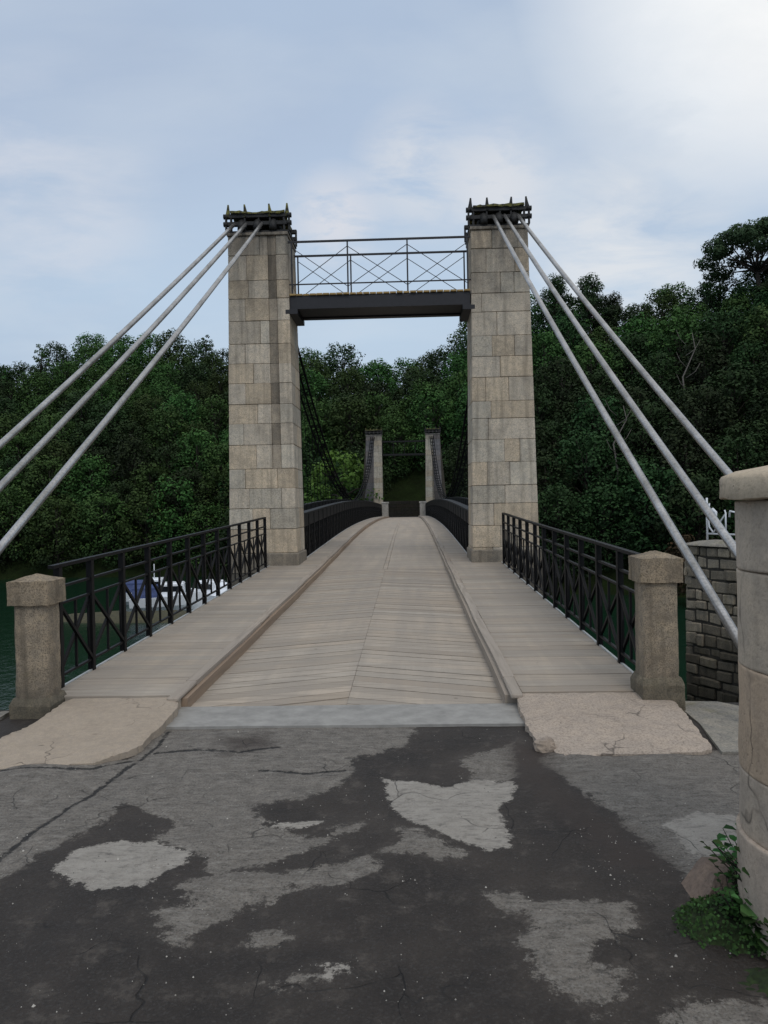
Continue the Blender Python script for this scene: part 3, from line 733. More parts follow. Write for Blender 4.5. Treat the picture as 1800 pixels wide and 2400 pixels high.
for s in (-1,1):
    walkway(s,6.46,17.0,1.475,2.55,.19)
    walkway(s,17.0,71,1.475,1.95,.22)
    # kerb: upper timber (split rail) and reddish side board
    ys_=[6.3+.6*i for i in range(0,109)]
    m=MB(); 
    for i in range(0,len(ys_)-1):
        a,b=ys_[i],ys_[i+1]
        for k_,(u0,u1,z0,z1,g) in enumerate(((HW+.015,HW+.115,.10,.142,0),)):
            x0,x1=sorted((BX+s*u0,BX+s*u1))
            e=.012 if i%6==0 else 0
            m.cbox(x0,x1,a+e,b,z0,z1,.012 if i%6==0 else .0008,pcol(random.Random(i//6+s*50+60),.85,1.1),lambda p:(p[0]+.006*math.sin(p[1]*1.7+s),p[1],p[2]+dz(p[1])))
    m.build('kerb_beam',M['kerb'],deck)
    m=MB()
    for i in range(0,len(ys_)-1):
        a,b=max(6.46,ys_[i]),ys_[i+1]
        x0,x1=sorted((BX+s*(HW-.02),BX+s*(HW+.10)))
        m.box(x0,x1,a,b,-.03,.0995,pcol(random.Random(i//5+s*31+90),.85,1.1),lambda p:(p[0]+.004*math.sin(p[1]*1.7+s),p[1],p[2]+dz(p[1])))
    m.build('kerb_side_board',M['rust'] if s<0 else M['kerb'],deck)
    # light metal edge angle
    for ya,yb,xx in ((6.5,16.98,2.555),(18.3,70,1.955)):
        m=MB()
        st=[ya+(yb-ya)*i/40 for i in range(41)]
        for a,b in zip(st[:-1],st[1:]):
            m.bar((BX+s*xx,a,dz(a)+.10),(BX+s*xx,b+.004,dz(b)+.10),.022,.075)
        m.build('edge_trim',M['edge'],deck)
# beams below
m=MB()
for xx in (-2.4,-1.4,0,1.4,2.4):
    for a in range(0,12): 
        ya=6.6+a*.87; m.bar((BX+xx,ya,dz(ya)-.28),(BX+xx,ya+.87,dz(ya+.87)-.28),.14,.34)
for xx in (-1.85,-1.0,0,1.0,1.85):
    for a in range(0,27):
        ya=17.2+a*2; yb=min(71,ya+2); m.bar((BX+xx,ya,dz(ya)-.28),(BX+xx,yb,dz(yb)-.28),.14,.34)
m.build('support_beam',M['iron2'],deck)
m=MB(); m.box(BX-HW-.42,BX+HW+.10,5.86,6.452,-.1,.030); o=m.build('cement_strip',M['strip']); 
tag(o,'smooth grey cement strip across the road end of the deck','cement strip')

# ---------------------------------------------------------------- railings
def near_rail(s,label):
    x=BX+s*2.56; e=empty('railing',(x,6.6,.1),label,'railing')
    ys=[6.75]+[7.44+.83*i for i in range(0,12)]
    y0,y1=6.62,16.6
    def Z(y,h): return dz(y)+.13+h
    def rail(nm,h,w,t):
        k=MB(); n_=14
        for i in range(n_):
            a=y0+(y1-y0)*i/n_; b=y0+(y1-y0)*(i+1)/n_
            k.bar((x,a,Z(a,h)),(x,b+.003,Z(b,h)),w,t)
        k.build(nm,M['iron'],e)
    rail('top_rail',1.08,.055,.03); rail('middle_rail',.89,.035,.022); rail('middle_rail',.74,.03,.02); rail('bottom_rail',.10,.03,.02)
    for y in ys:
        k=MB(); k.bar((x,y,Z(y,-.45)),(x,y,Z(y,1.07)),.055,.06)
        # spear-shaped stiffener
        k.add([(x-.008,y-.012,Z(y,-.4)),(x-.008,y+.012,Z(y,-.4)),(x-.008,y+.085,Z(y,.42)),(x-.008,y,Z(y,.88)),(x-.008,y-.085,Z(y,.42)),
               (x+.008,y-.012,Z(y,-.4)),(x+.008,y+.012,Z(y,-.4)),(x+.008,y+.085,Z(y,.42)),(x+.008,y,Z(y,.88)),(x+.008,y-.085,Z(y,.42))],
              [(0,1,2,3,4),(9,8,7,6,5),(0,4,9,5),(4,3,8,9),(3,2,7,8),(2,1,6,7),(1,0,5,6)])
        k.bar((x,y,Z(y,-.2)),(x-s*.12,y,Z(y,-.2)),.04,.04)
        k.build('post',M['iron'],e)
    for a,b in zip(ys[:-1],ys[1:]):
        k=MB(); k.bar((x+.012,a,Z(a,.73)),(x+.012,b,Z(b,.10)),.03,.026,up=(1,0,0)); k.build('brace',M['iron'],e)
        k=MB(); k.bar((x-.012,a,Z(a,.10)),(x-.012,b,Z(b,.73)),.03,.026,up=(1,0,0)); k.build('brace',M['iron'],e)
        c=(a+b)/2; k=MB(); k.bar((x,c,Z(c,.10)),(x,c,Z(c,.74)),.022,.022); k.build('baluster',M['iron'],e)
    return e
near_rail(-1,'black iron lattice railing from the left stone post to the near left tower')
near_rail(1,'black iron lattice railing from the right stone post to the near right tower')
def span_rail(s,xx,h,label,wide,topmat):
    x=BX+s*xx; e=empty('railing',(x,18.3,.4),label,'railing')
    y0,y1=18.32,69.9; n_=48; st=[y0+(y1-y0)*i/n_ for i in range(n_+1)]
    k=MB()
    for a,b in zip(st[:-1],st[1:]): k.bar((x+s*wide/2-s*.03,a,dz(a)+h-.02),(x+s*wide/2-s*.03,b+.003,dz(b)+h-.02),wide,.04)
    k.build('top_rail',topmat,e)
    k=MB()
    for a,b in zip(st[:-1],st[1:]): k.bar((x,a,dz(a)+h-.19),(x,b+.003,dz(b)+h-.19),.045,.29)
    k.build('top_chord',M['iron'],e)
    k=MB()
    for a,b in zip(st[:-1],st[1:]): k.bar((x,a,dz(a)+.02),(x,b+.003,dz(b)+.02),.05,.2)
    k.build('bottom_chord',M['iron'],e)
    for a in st:
        k=MB(); k.bar((x,a,dz(a)-.05),(x,a,dz(a)+h-.05),.07,.07); k.build('post',M['iron'],e)
    for a,b in zip(st[:-1],st[1:]):
        k=MB()
        for q in (.2,.4,.6,.8):
            y=a+(b-a)*q; k.bar((x,y,dz(y)+.1),(x,y,dz(y)+h-.3),.03,.03)
        k.bar((x-.01,a,dz(a)+.1),(x-.01,b,dz(b)+h-.33),.02,.03,up=(1,0,0)); k.bar((x+.01,b,dz(b)+.1),(x+.01,a,dz(a)+h-.33),.02,.03,up=(1,0,0))
        k.build('lattice_panel',M['iron'],e)
for s,nm in ((-1,'left'),(1,'right')):
    span_rail(s,2.0,1.22,f'black inner girder railing along the {nm} walkway of the main span',.22,M['iron2'])
    span_rail(s,2.62,1.30,f'black outer girder railing below the hangers on the {nm} side of the main span',.12,M['edge'] if 0 else M['iron2'])
    # joists tying both girders
# ---------------------------------------------------------------- suspension cables
def scz(y): t=(y-44.2)/26.6; return 1.95+6.05*t*t+(0 if y<44 else .2*t)
for s,nm in ((-1,'left'),(1,'right')):
    e=empty('suspension_cable',(BX+s*2.7,17.9,7.9),f'dark sagging main suspension cable with hangers on the {nm} side of the main span','cable')
    for k_,off in enumerate((-.16,0,.16)):
        k=MB(); pts=[(BX+s*2.68+off,17.65+52.9*i/60,scz(17.65+52.9*i/60)) for i in range(61)]
        k.tube(pts,.032,6); k.build('strand',M['strand'],e)
    for i in range(1,58):
        y=17.9+52.3*i/58
        zt=scz(y); zb=dz(y)+1.25
        if zt-zb<.12: continue
        k=MB()
        off=.2
        k.bar((BX+s*2.68,y,zt),(BX+s*2.63,y,zb),.016)
        k.bar((BX+s*2.68-off,y,zt),(BX+s*2.68+off,y,zt),.035,.03)
        k.bar((BX+s*2.68-off,y,zt),(BX+s*2.68+off,y+.45,scz(y+.45)),.02,.02); k.bar((BX+s*2.68+off,y,zt-.01),(BX+s*2.68-off,y+.45,scz(y+.45)-.01),.02,.02)
        k.build('hanger',M['strand'],e)
# stay cables towards the viewer
STAY=[('L',(-3.15,-3.99),'lowest of the three grey stay cables on the left, nearest the roadway'),
      ('L',(-3.50,-4.61),'middle one of the three grey stay cables on the left'),
      ('L',(-3.76,-5.24),'highest of the three grey stay cables on the left, farthest from the roadway'),
      ('R',(1.95,2.56),'lowest of the three grey stay cables on the right, nearest the roadway'),
      ('R',(2.20,2.93),'middle one of the three grey stay cables on the right'),
      ('R',(2.48,3.50),'highest of the three grey stay cables on the right, passing behind the column cap')]
for i,(sd_,(xt,xg),lab) in enumerate(STAY):
    yg=[4.96,4.94,4.98,5.09,4.79,4.88][i]
    zt=8.03; T=Vector((xt,17.15,zt)); G=Vector((xg,yg,0.0))
    e=empty('stay_cable',(xg,yg,0),lab,'cable')
    pts=[T+(G-T)*(q/24)-Vector((0,0,.10*math.sin(math.pi*q/24))) for q in range(25)]
    k=MB(); k.tube(pts,.040,14); k.build('cable',M['cable'],e)
    k=MB(); d=(T-G).normalized(); k.tube([G-d*.1,G+d*.35],.075,12); k.build('socket',M['iron2'],e)
for s,(cx_,lab) in ((-1,(-4.62,'low concrete anchorage block of the left stay cables')),(1,(3.03,'low concrete anchorage block of the right stay cables behind the column'))):
    k=MB(); gridbox(k,cx_-1.05,cx_+.95,4.3,5.15,-.1,.16,.08); o=k.build('anchorage_block',M['ledge'],origin=(cx_,4.7,0)); rough(o,.01,5,2)
    if s>0: o.scale=(.55,1,1)
    tag(o,lab,'anchor block')
# ---------------------------------------------------------------- footbridge between near towers
fb=empty('footbridge',(BX,17.6,6.0),'dark steel footbridge high up between the tops of the two near towers','footbridge')
XL,XR=BX-2.0,BX+1.99
for y in (17.15,18.05):
    k=MB(); k.cbox(XL,XR,y-.06,y+.06,6.09,6.36,.006); k.box(XL,XR,y-.09,y+.09,6.07,6.088); k.build('girder',M['beam'],fb)
for q in range(9):
    k=MB(); x=XL+.1+(XR-XL-.2)*q/8; k.bar((x,17.22,6.2),(x,17.98,6.2),.08,.14); k.build('cross_beam',M['beam'],fb)
k=MB(); k.box(XL+.02,XR-.02,17.23,17.97,6.10,6.12); k.build('soffit_plate',M['beam'],fb)
k=MB(); rr=random.Random(8)
for q in range(27):
    x=XL+(XR-XL)*q/27; k.cbox(x+.006,x+(XR-XL)/27-.006,17.05+rr.uniform(-.02,.02),18.15,6.365,6.405,.004,pcol(rr,.7,1.15))
k.build('floor_planks',mk_wood('footbridge planks',(.45,.30,.12),'y'),fb)
for x0,x1 in ((XL-.1,XL+.18),(XR-.18,XR+.1)):
    k=MB(); k.cbox(x0,x1,17.03,18.17,5.95,6.065,.01); k.build('bracket',M['beam'],fb)
for y,zt in ((17.1,7.56),(18.08,7.56)):
    rl=MB(); 
    for h,w in ((zt,.04),(6.62,.025)): rl.bar((XL-.02,y,h),(XR+.02,y,h),w,w)
    pr=rl.build('handrail',M['beam'],fb)
    xs_=[XL+.06,XL+1.30,XL+2.62,XR-.05]
    for x in xs_:
        k=MB(); k.bar((x,y,6.3),(x,y,zt),.032,.032); k.build('rail_post',M['beam'],pr)
    for a,b in zip(xs_[:-1],xs_[1:]):
        for u,v in ((zt-.12,6.55),(6.55,zt-.12)):
            k=MB(); k.bar((a,y+(.008 if u>v else -.008),u),(b,y+(.008 if u>v else -.008),v),.013,.013); k.build('brace',M['beam'],pr)
# far footbridge
ff_=empty('footbridge',(-.5,70.6,7.1),'faint thin footbridge between the distant pair of far towers','footbridge')
for y in (70.3,71.1):
    k=MB(); k.box(-2.5,1.6,y-.05,y+.05,6.2,6.34); k.build('girder',M['iron2'],ff_)
    k=MB(); k.box(-2.5,1.6,y-.03,y+.03,7.45,7.52); k.build('handrail',M['iron2'],ff_)
    for q in range(5):
        k=MB(); x=-2.4+q; k.box(x-.02,x+.02,y-.02,y+.02,6.3,7.5); k.build('rail_post',M['iron2'],ff_)

# ---------------------------------------------------------------- near stone posts
def stone_post(cx,cy,zb,label,seed):
    e=empty('stone_post',(cx,cy,zb),label,'stone post'); w=.142
    def sh(p):
        # chamfer the vertical corners and taper slightly
        x,y,z=p; dx,dy=x-cx,y-cy; t=1-.03*(z-zb)
        lim=.252
        q=abs(dx)+abs(dy)
        if q>lim: f=(lim+ (q-lim)*.2)/q; dx*=f;dy*=f
        return (cx+dx*t,cy+dy*t,z)
    k=MB(); gridbox(k,cx-w,cx+w,cy-w,cy+w,zb+.2,zb+.985,.028,(1,1,1),sh); o=k.build('shaft',M['post'],e); rough(o,.006,7,seed)
    k=MB(); gridbox(k,cx-w-.027,cx+w+.027,cy-w-.027,cy+w+.027,zb-.04,zb+.22,.028,(.8,.82,.8),
        lambda p:(cx+(p[0]-cx)*(1-.14*sstep(.17,.22,p[2]-zb)),cy+(p[1]-cy)*(1-.14*sstep(.17,.22,p[2]-zb)),p[2]))
    o=k.build('plinth',M['post'],e); rough(o,.009,7,seed+3)
    def cp(p):
        x,y,z=p
        if z>zb+1.18-.001:
            q=max(abs(x-cx),abs(y-cy))/(w+.027); z+=.055*(1-q)
        return (x,y,z)
    k=MB(); gridbox(k,cx-w-.027,cx+w+.027,cy-w-.027,cy+w+.027,zb+.985,zb+1.18,.028,(.95,.93,.9),cp); o=k.build('cap',M['post'],e); rough(o,.006,9,seed+7)
    return e
stone_post(-3.13,6.36,-.05,'squat weathered stone post with pyramid cap at the near left end of the deck',2)
stone_post(1.995,6.38,.055,'squat weathered stone post with pyramid cap at the near right end of the deck',9)
for x,lab in ((-2.2,'small pale stone end post at the foot of the far left tower'),(1.18,'small pale stone end post at the foot of the far right tower')):
    e=empty('stone_post',(x,69.3,.5),lab,'stone post')
    k=MB(); k.cbox(x-.28,x+.28,69.0,69.6,.4,1.82,.02); k.build('shaft',M['tower_far'],e)
    k=MB(); k.cbox(x-.34,x+.34,68.94,69.66,1.823,1.97,.03); k.build('cap',M['tower_far'],e)
# dark wall at the far end
k=MB(); rr=random.Random(4)
for i in range(5):
    for j in range(9): k.cbox(-4.5+j*.9+(.45 if i%2 else 0)+.01,-3.6+j*.9+(.45 if i%2 else 0)-.01,80,80.5,.3+i*.36+.01,.66+i*.36-.01,.02,blockcol(rr,.85))
o=k.build('stone_wall',M['abut']); tag(o,'low dark stone wall closing the view at the far end of the deck','wall')
k=MB(); k.add([(-7,71,.46),(6,71,.46),(6,80,.46),(-7,80,.46)],[(0,1,2,3)]); o=k.build('far_road',M['bankground']); tag(o,kind='structure')

# ---------------------------------------------------------------- paving ramps
def ramp(poly_top,drop_edge,name,label,seed,zhi,zlo,yhi,ylo):
    """slab whose top falls from zhi at yhi to zlo at ylo, outline poly"""
    P=np.array(poly_top); x0,y0=P.min(0); x1,y1=P.max(0); st=.03
    gx=np.arange(x0-.03,x1+.06,st); gy=np.arange(y0-.03,y1+.06,st); XX,YY=np.meshgrid(gx,gy); D=sdf(poly_top,XX,YY)
    nz=np.array([[noise.noise(Vector((a*5,b*5,seed)))*.014 +noise.noise(Vector((a*17,b*17,seed)))*.012 for a in gx] for b in gy]); D=D+nz
    vs=[];ids={};F=[]
    def zt(x,y,d):
        t=min(1,max(0,(y-ylo)/(yhi-ylo))); z=zlo+(zhi-zlo)*t**.9
        z+=.007*noise.noise(Vector((x*2.5,y*2.5,seed)))
        return z-.018*math.exp(-max(d,0)/.03)
    def V(j,i):
        if (j,i) not in ids:
            ids[j,i]=len(vs); vs.append((gx[i],gy[j],zt(gx[i],gy[j],D[j,i])))
        return ids[j,i]
    cells=set((j,i) for j in range(len(gy)-1) for i in range(len(gx)-1) if D[j:j+2,i:i+2].mean()>0)
    for j,i in cells: F.append((V(j,i),V(j,i+1),V(j+1,i+1),V(j+1,i)))
    # pull border vertices onto the outline
    from collections import Counter
    ec=Counter()
    for f in F:
        for a,b in zip(f,f[1:]+f[:1]): ec[frozenset((a,b))]+=1
    bd=set()
    inv={v:k for k,v in ids.items()}
    for e_,c in ec.items():
        if c==1: bd|=set(e_)
    for vtx in bd:
        j,i=inv[vtx]; x,y,z=vs[vtx]
        if 0<j<len(gy)-1 and 0<i<len(gx)-1:
            g_=np.array([(D[j,i+1]-D[j,i-1])/(2*st),(D[j+1,i]-D[j-1,i])/(2*st)]); nn_=np.hypot(*g_)+1e-6
            d=float(np.clip(D[j,i],-.03,.03)); x-=g_[0]/nn_*d; y-=g_[1]/nn_*d
            vs[vtx]=(x,y,z)
    base=len(vs); bl={}
    for f in list(F):
        for a,b in zip(f,f[1:]+f[:1]):
            if ec[frozenset((a,b))]==1:
                for q in (a,b):
                    if q not in bl: bl[q]=len(vs); vs.append((vs[q][0],vs[q][1],-.06))
                F.append((b,a,bl[a],bl[b]))
    k=MB(); k.add(vs,F,(1,1,1)); k.sm=[False]*len(k.sm)
    o=k.build(name,M['ramp' if x1<0 else 'ramp2'],origin=((x0+x1)/2,(y0+y1)/2,0)); return tag(o,label,'paving slab')
ramp([(-2.90,6.45),(-1.96,6.45),(-1.92,6.2),(-1.9,5.75),(-1.93,5.3),(-2.12,5.05),(-2.75,4.97),(-3.2,4.95),(-3.08,5.3),(-2.93,5.75),(-2.92,6.1)],0,'paving_slab','pale cement paving slab ramping up to the left walkway with a cracked front edge',1,.125,.035,6.4,5.0)
ramp([(.86,6.45),(2.10,6.45),(2.08,6.15),(2.0,5.25),(1.93,5.2),(.99,5.14),(.86,5.45),(.83,5.7),(.84,6.2)],0,'paving_slab','pitted pink-beige cement paving slab ramping up to the right walkway',5,.125,.03,6.4,5.2)
LP=[(2.16,6.52),(2.52,6.48),(2.98,5.93),(3.3,5.6),(3.2,5.16),(2.04,5.19),(2.14,5.85)]
k=MB(); k.add([(x,y,.02) for x,y in LP]+[(x*1.0,y,-.35) for x,y in LP],[tuple(range(7))[::-1],tuple(range(7,14))]+[(i,(i+1)%7,7+(i+1)%7,7+i) for i in range(7)])
o=k.build('ledge_stone',M['ledge'],origin=(2.5,5.9,0)); tag(o,'flat grey stone ledge behind the right stone post at the quay edge','stone ledge')
k=MB(); gridbox(k,-4.8,-3.36,6.02,6.36,-.25,.03,.06); o=k.build('ledge_stone',M['ledge'],origin=(-4,6.2,0)); rough(o,.015,4,8); tag(o,'lichened stone coping at the left frame edge beside the left stone post','stone ledge')
def rock(name,c,r,mat,label,seed,cat='stone',sq=(1,1,.6)):
    k=MB(); vs=[];F=[];nu,nv=14,9
    for j in range(nv+1):
        for i in range(nu):
            th=math.pi*j/nv; ph=2*math.pi*i/nu; d=Vector((math.sin(th)*math.cos(ph),math.sin(th)*math.sin(ph),math.cos(th)))
            q=1+.35*noise.noise(d*1.6+Vector((seed,0,0)))+.12*noise.noise(d*5+Vector((seed,0,0)))
            vs.append((c[0]+d.x*r*q*sq[0],c[1]+d.y*r*q*sq[1],c[2]+d.z*r*q*sq[2]))
    for j in range(nv):
        for i in range(nu): F.append((j*nu+i,(j+1)*nu+i,(j+1)*nu+(i+1)%nu,j*nu+(i+1)%nu))
    k.add(vs,F); o=k.build(name,mat,origin=c); return tag(o,label,cat)
rock('loose_stone',(.89,5.30,.035),.075,M['rock'],'pale loose stone at the chipped corner of the right paving slab',3,sq=(1.1,.8,.7))
# abutment under the deck end
k=MB(); rr=random.Random(14)
for i in range(14):
    za=-.14-(i+1)*.5
    for j in range(8):
        xa=-3.9+j*.85+(.4 if i%2 else 0); k.cbox(xa+.004,xa+.846,6.30,6.98,za+.004,za+.496,.012,blockcol(rr,.2))
o=k.build('abutment',M['abut']); tag(o,'stone abutment carrying the near end of the deck below the two posts','abutment')

# ---------------------------------------------------------------- column on the right
CX,CY,CR=1.698,2.988,.424
ce=empty('stone_column',(CX,CY,0),'big round stone column with domed cap cut by the right frame edge','stone column')
js=[0,.40,.64,1.05,1.42,1.69]; rr=random.Random(2)
tint=[(.97,.94,.93),(.97,.95,.93),(1.04,.93,.82),(1.0,.98,.94),(.97,.96,.94)]
for i,(a,b) in enumerate(zip(js[:-1],js[1:])):
    k=MB(); r_=CR+(0.012 if i==0 else 0)
    prof=[(r_-.006,a+.0008),(r_-.0005,a+.004),(r_,a+.012)]+[(r_,a+(b-a)*q_/6) for q_ in range(1,6)]+[(r_,b-.012),(r_-.0005,b-.004),(r_-.006,b-.0008)]
    k.lathe(CX,CY,prof,72,tint[i]); o=k.build('drum',M['column'],ce); rough(o,.006,5,i)
k=MB(); k.lathe(CX,CY,[(CR-.02,1.692),(CR+.056,1.696),(CR+.06,1.70),(CR+.06,1.74),(CR+.06,1.772),(CR+.052,1.785),(CR+.0,1.805),(CR-.15,1.835),(.1,1.855),(.02,1.857)],72,(1.15,1.12,1.02))
o=k.build('cap',M['column'],ce); rough(o,.008,6,5)
# wheel guard stone and greenery at its foot
def gs(p):
    x,y,z=p; t=max(0,z)/.14; return (1.26+(x)*(1-.35*t)+.08*t, 3.30+y*(1-.3*t)+.06*t, z)
k=MB(); gridbox(k,-.11,.14,-.12,.13,-.05,.12,.025,(1,1,1),gs); o=k.build('guard_stone',M['redrock'],origin=(1.3,3.4,0)); rough(o,.012,6,3)
tag(o,'tapered reddish guard stone leaning at the foot of the round column','guard stone')
def heap(name,c,rx,ry,h,mat,label,seed):
    k=MB(); n_=28; vs=[];F=[]
    for j in range(n_+1):
        for i in range(n_+1):
            u=i/n_*2-1;v=j/n_*2-1; d=math.hypot(u,v); z=h*max(0,1-d*d)*(1+.6*noise.noise(Vector((u*3,v*3,seed))))-.02*d
            z+=.02*noise.noise(Vector((u*9,v*9,seed)))*(1 if d<1 else 0)
            vs.append((c[0]+u*rx,c[1]+v*ry,z if d<1.02 else -.03))
    for j in range(n_):
        for i in range(n_): F.append((j*(n_+1)+i,j*(n_+1)+i+1,(j+1)*(n_+1)+i+1,(j+1)*(n_+1)+i))
    k.add(vs,F,smooth=True); o=k.build(name,mat); o['kind']='stuff'; return tag(o,label,'moss')
heap('moss',(1.28,3.10),.30,.22,.09,M['moss'],'dark green moss cushion at the foot of the round column',3)
heap('moss',(1.30,2.72),.26,.16,.02,M['moss'],'thin dark moss patch in front of the round column at the bottom right',8)
def weed(x,y,h,n,seed,label,big=1.0,lm='weed'):
    rr=random.Random(seed); e=empty('weed',(x,y,0),label,'weed')
    st=MB(); lf=MB()
    for i in range(n):
        a=rr.uniform(0,6.28); l=h*rr.uniform(.5,1); tip=Vector((x+math.cos(a)*l*.55,y+math.sin(a)*l*.45,l*.9)); mid=Vector((x+math.cos(a)*l*.15,y+math.sin(a)*l*.15,l*.5))
        st.tube([(x,y,0),mid,tip],[.004,.003,.0015],5)
        for q in range(7):
            t=.3+.7*q/6; p=Vector((x,y,0)).lerp(mid,min(1,t*2)) if t<.5 else mid.lerp(tip,t*2-1)
            b=rr.uniform(0,6.28); d=Vector((math.cos(b),math.sin(b),rr.uniform(-.1,.6))).normalized(); s=big*rr.uniform(.02,.05)
            w=d.cross(Vector((0,0,1))).normalized()*s*.38; up=Vector((0,0,s*.15))
            lf.add([p,p+d*s*.3+w*1.1+up,p+d*s*.7+w*.8+up*.6,p+d*s-up*.5,p+d*s*.7-w*.8+up*.6,p+d*s*.3-w*1.1+up,p+d*s*.5],[(0,1,6),(1,2,6),(2,3,6),(3,4,6),(4,5,6),(5,0,6)],(rr.random(),float(rr.random()<.15),0))
    st.build('stem',M['bark'],e); lf.build('leaves',M[lm],e); return e
weed(1.34,3.20,.42,9,1,'tall leggy weed with upright twigs on the moss beside the column')
weed(1.24,3.06,.24,18,2,'dense low leafy weed left on the moss before the guard stone')
weed(1.38,3.05,.34,22,3,'bushy dark green weed against the column foot')
weed(1.32,2.92,.17,12,4,'broad-leaved bright weed in front of the mossy cushion',2.0)
weed(1.40,3.30,.34,18,8,'weed growing between the guard stone and the column',1.2)
weed(1.33,2.74,.10,10,5,'small dark weed on the asphalt at the bottom right, upper one')
weed(1.42,2.62,.09,9,6,'small dark weed on the asphalt at the bottom right corner, lower one')
# ground-cover leaves
rr=random.Random(12); k=MB()
for i in range(1500):
    a=rr.uniform(0,6.28); q=math.sqrt(rr.random()); x=1.28+.27*q*math.cos(a); y=3.06+.2*q*math.sin(a)
    z=.09*max(0,1-q*q)+rr.uniform(.0,.035); d=Vector((rr.gauss(0,1),rr.gauss(0,1),rr.uniform(0,.9))).normalized(); s=rr.uniform(.008,.022)
    w=d.orthogonal().normalized()*s*.4; p=Vector((x,y,z)); k.add([p,p+d*s*.5+w,p+d*s,p+d*s*.5-w],[(0,1,2,3)],(rr.random()*.7,float(rr.random()<.06),0))
o=k.build('ground_cover',M['weed']); tag(o,'tiny leaves carpeting the moss at the column foot','ground cover',kind='stuff')
# grit
k=MB(); rr=random.Random(19)
for i in range(1900):
    x=rr.uniform(-2.6,1.6); y=1.9+rr.random()**1.3*3.9; s=rr.uniform(.0015,.0045)*(1.8 if rr.random()<.08 else 1)
    if x>0.7 and rr.random()<.5: x=rr.uniform(.8,1.4); y=rr.uniform(2.6,4.2)
    j=int((y-1.4)/.02); i_=int((x+4.2)/.02); z=float(Z[j,i_])
    a=rr.uniform(0,3); pts=[(x+s*math.cos(a+q*1.57)*rr.uniform(.7,1.3),y+s*math.sin(a+q*1.57)*rr.uniform(.7,1.3),z-.001) for q in range(4)]+[(x,y,z+s*1.0)]
    v=rr.choice((.25,.35,.5,.9,1.3)); k.add(pts,[(0,1,4),(1,2,4),(2,3,4),(3,0,4)],(v,v*.97,v*.92))
n=NT('grit'); o=k.build('grit',n.out(n.mix(1.0,(.42,.40,.37),n.attr(),'MULTIPLY'),.8)); tag(o,'fine pale grit scattered over the asphalt','grit',kind='stuff')

# ---------------------------------------------------------------- quay wall on the right
A_=Vector((4.95,14.1,0)); B_=Vector((8.2,7.0,0)); d=(B_-A_).normalized(); nrm=Vector((-d.y,d.x,0)); Lw=(B_-A_).length
if nrm.x>0: nrm=-nrm      # outward, towards the river
qw=empty('quay_wall',(A_.x,A_.y,-6),'rubble stone quay wall with rounded coping right of the right railing','wall')
k=MB(); c=MB(); rr=random.Random(6)
def W(u,v,z): p=A_+d*u+nrm*v; return (p.x,p.y,z)
z=-6.4; 
def wfn(p): return W(p[0],p[1],p[2])
while z<.84:
    h=rr.uniform(.12,.22); h=min(h,.90-z); u=-.02-rr.random()*.2
    while u<Lw:
        w=rr.uniform(.16,.48); j=rr.uniform(-.03,.03); zj=rr.uniform(-.012,.012)
        k.cbox(u+.012,min(Lw,u+w)-.012,-.22,.0+j,z+.012+zj,z+h-.012+zj,.018,[x*q_ for q_ in (rr.uniform(.6,1.3),) for x in (1,.98,.95)],lambda p:wfn((max(-.02,p[0]),p[1],p[2]+.025*noise.noise(Vector((p[0]*1.5,p[2]*2,3)))+.02*noise.noise(Vector((p[0]*7,p[2]*7,9)))))); u+=w
    z+=h
    if h<.1: break
k.build('masonry',M['quay'],qw)
c.box(-.0,Lw,-.55,-.035,-6.4,.88,(1,1,1),wfn); c.build('mortar_core',M['mortar'],qw)
# end return of the wall
k=MB(); z=-6.4
while z<.84:
    h=rr.uniform(.18,.26); h=min(h,.9-z); v=-.54
    while v<-.05:
        w=rr.uniform(.2,.35); w=min(w,-.01-v); k.cbox(-.06+rr.uniform(-.01,.01),.1,v+.01,v+w-.01,z+.01,z+h-.01,.015,(.9,.9,.9),wfn); v+=w
    z+=h
    if h<.1: break
k.build('masonry_return',M['quay'],qw)
k=MB(); n_=10; vs=[];F=[]
for i in range(31):
    u=-.12+(Lw+.12)*i/30; hh=.10*min(1,(i/30*Lw+.02)/.5)**.5
    for q in range(n_+1):
        a=math.pi*q/n_; vs.append(W(u,-.27+.33*math.cos(a),.88+hh*math.sin(a)))
for i in range(30):
    for q in range(n_): F.append((i*(n_+1)+q,(i+1)*(n_+1)+q,(i+1)*(n_+1)+q+1,i*(n_+1)+q+1))
k.add(vs,F,smooth=True); k.build('coping',M['ledge'],qw)
# white scrolled iron railing on it
ir=empty('iron_railing',(5.1,13.6,.98),'small white scrolled iron railing on top of the quay wall','railing')
def P(u,z): return Vector(W(u,-.27,z))
def barw(nm,pts,r=.016): k=MB(); k.tube(pts,r,6); k.build(nm,M['white'],ir)
barw('bottom_rail',[P(.25,1.08),P(2.8,1.08)],.018)
for u in (.25,1.2,2.15): 
    barw('post',[P(u,.97),P(u,1.72)],.018)
for u0 in (.25,1.2,2.15):
    barw('scroll',[P(u0+.06,1.62),P(u0+.02,1.4),P(u0+.05,1.2),P(u0+.14,1.10)],.014)
    barw('scroll',[P(u0+.14,1.10),P(u0+.28,1.28),P(u0+.42,1.44),P(u0+.40,1.5)],.013)
    barw('baluster',[P(u0+.42,1.09),P(u0+.42,1.46)],.014)
    barw('scroll',[P(u0+.80,1.10),P(u0+.74,1.30),P(u0+.64,1.46),P(u0+.52,1.48),P(u0+.50,1.38)],.02)
    barw('scroll',[P(u0+.85,1.20),P(u0+.88,1.40),P(u0+.98,1.48),P(u0+1.1,1.44)],.02)
    barw('scroll',[P(u0+.12,1.52),P(u0+.2,1.46),P(u0+.19,1.34),P(u0+.13,1.28)],.028)
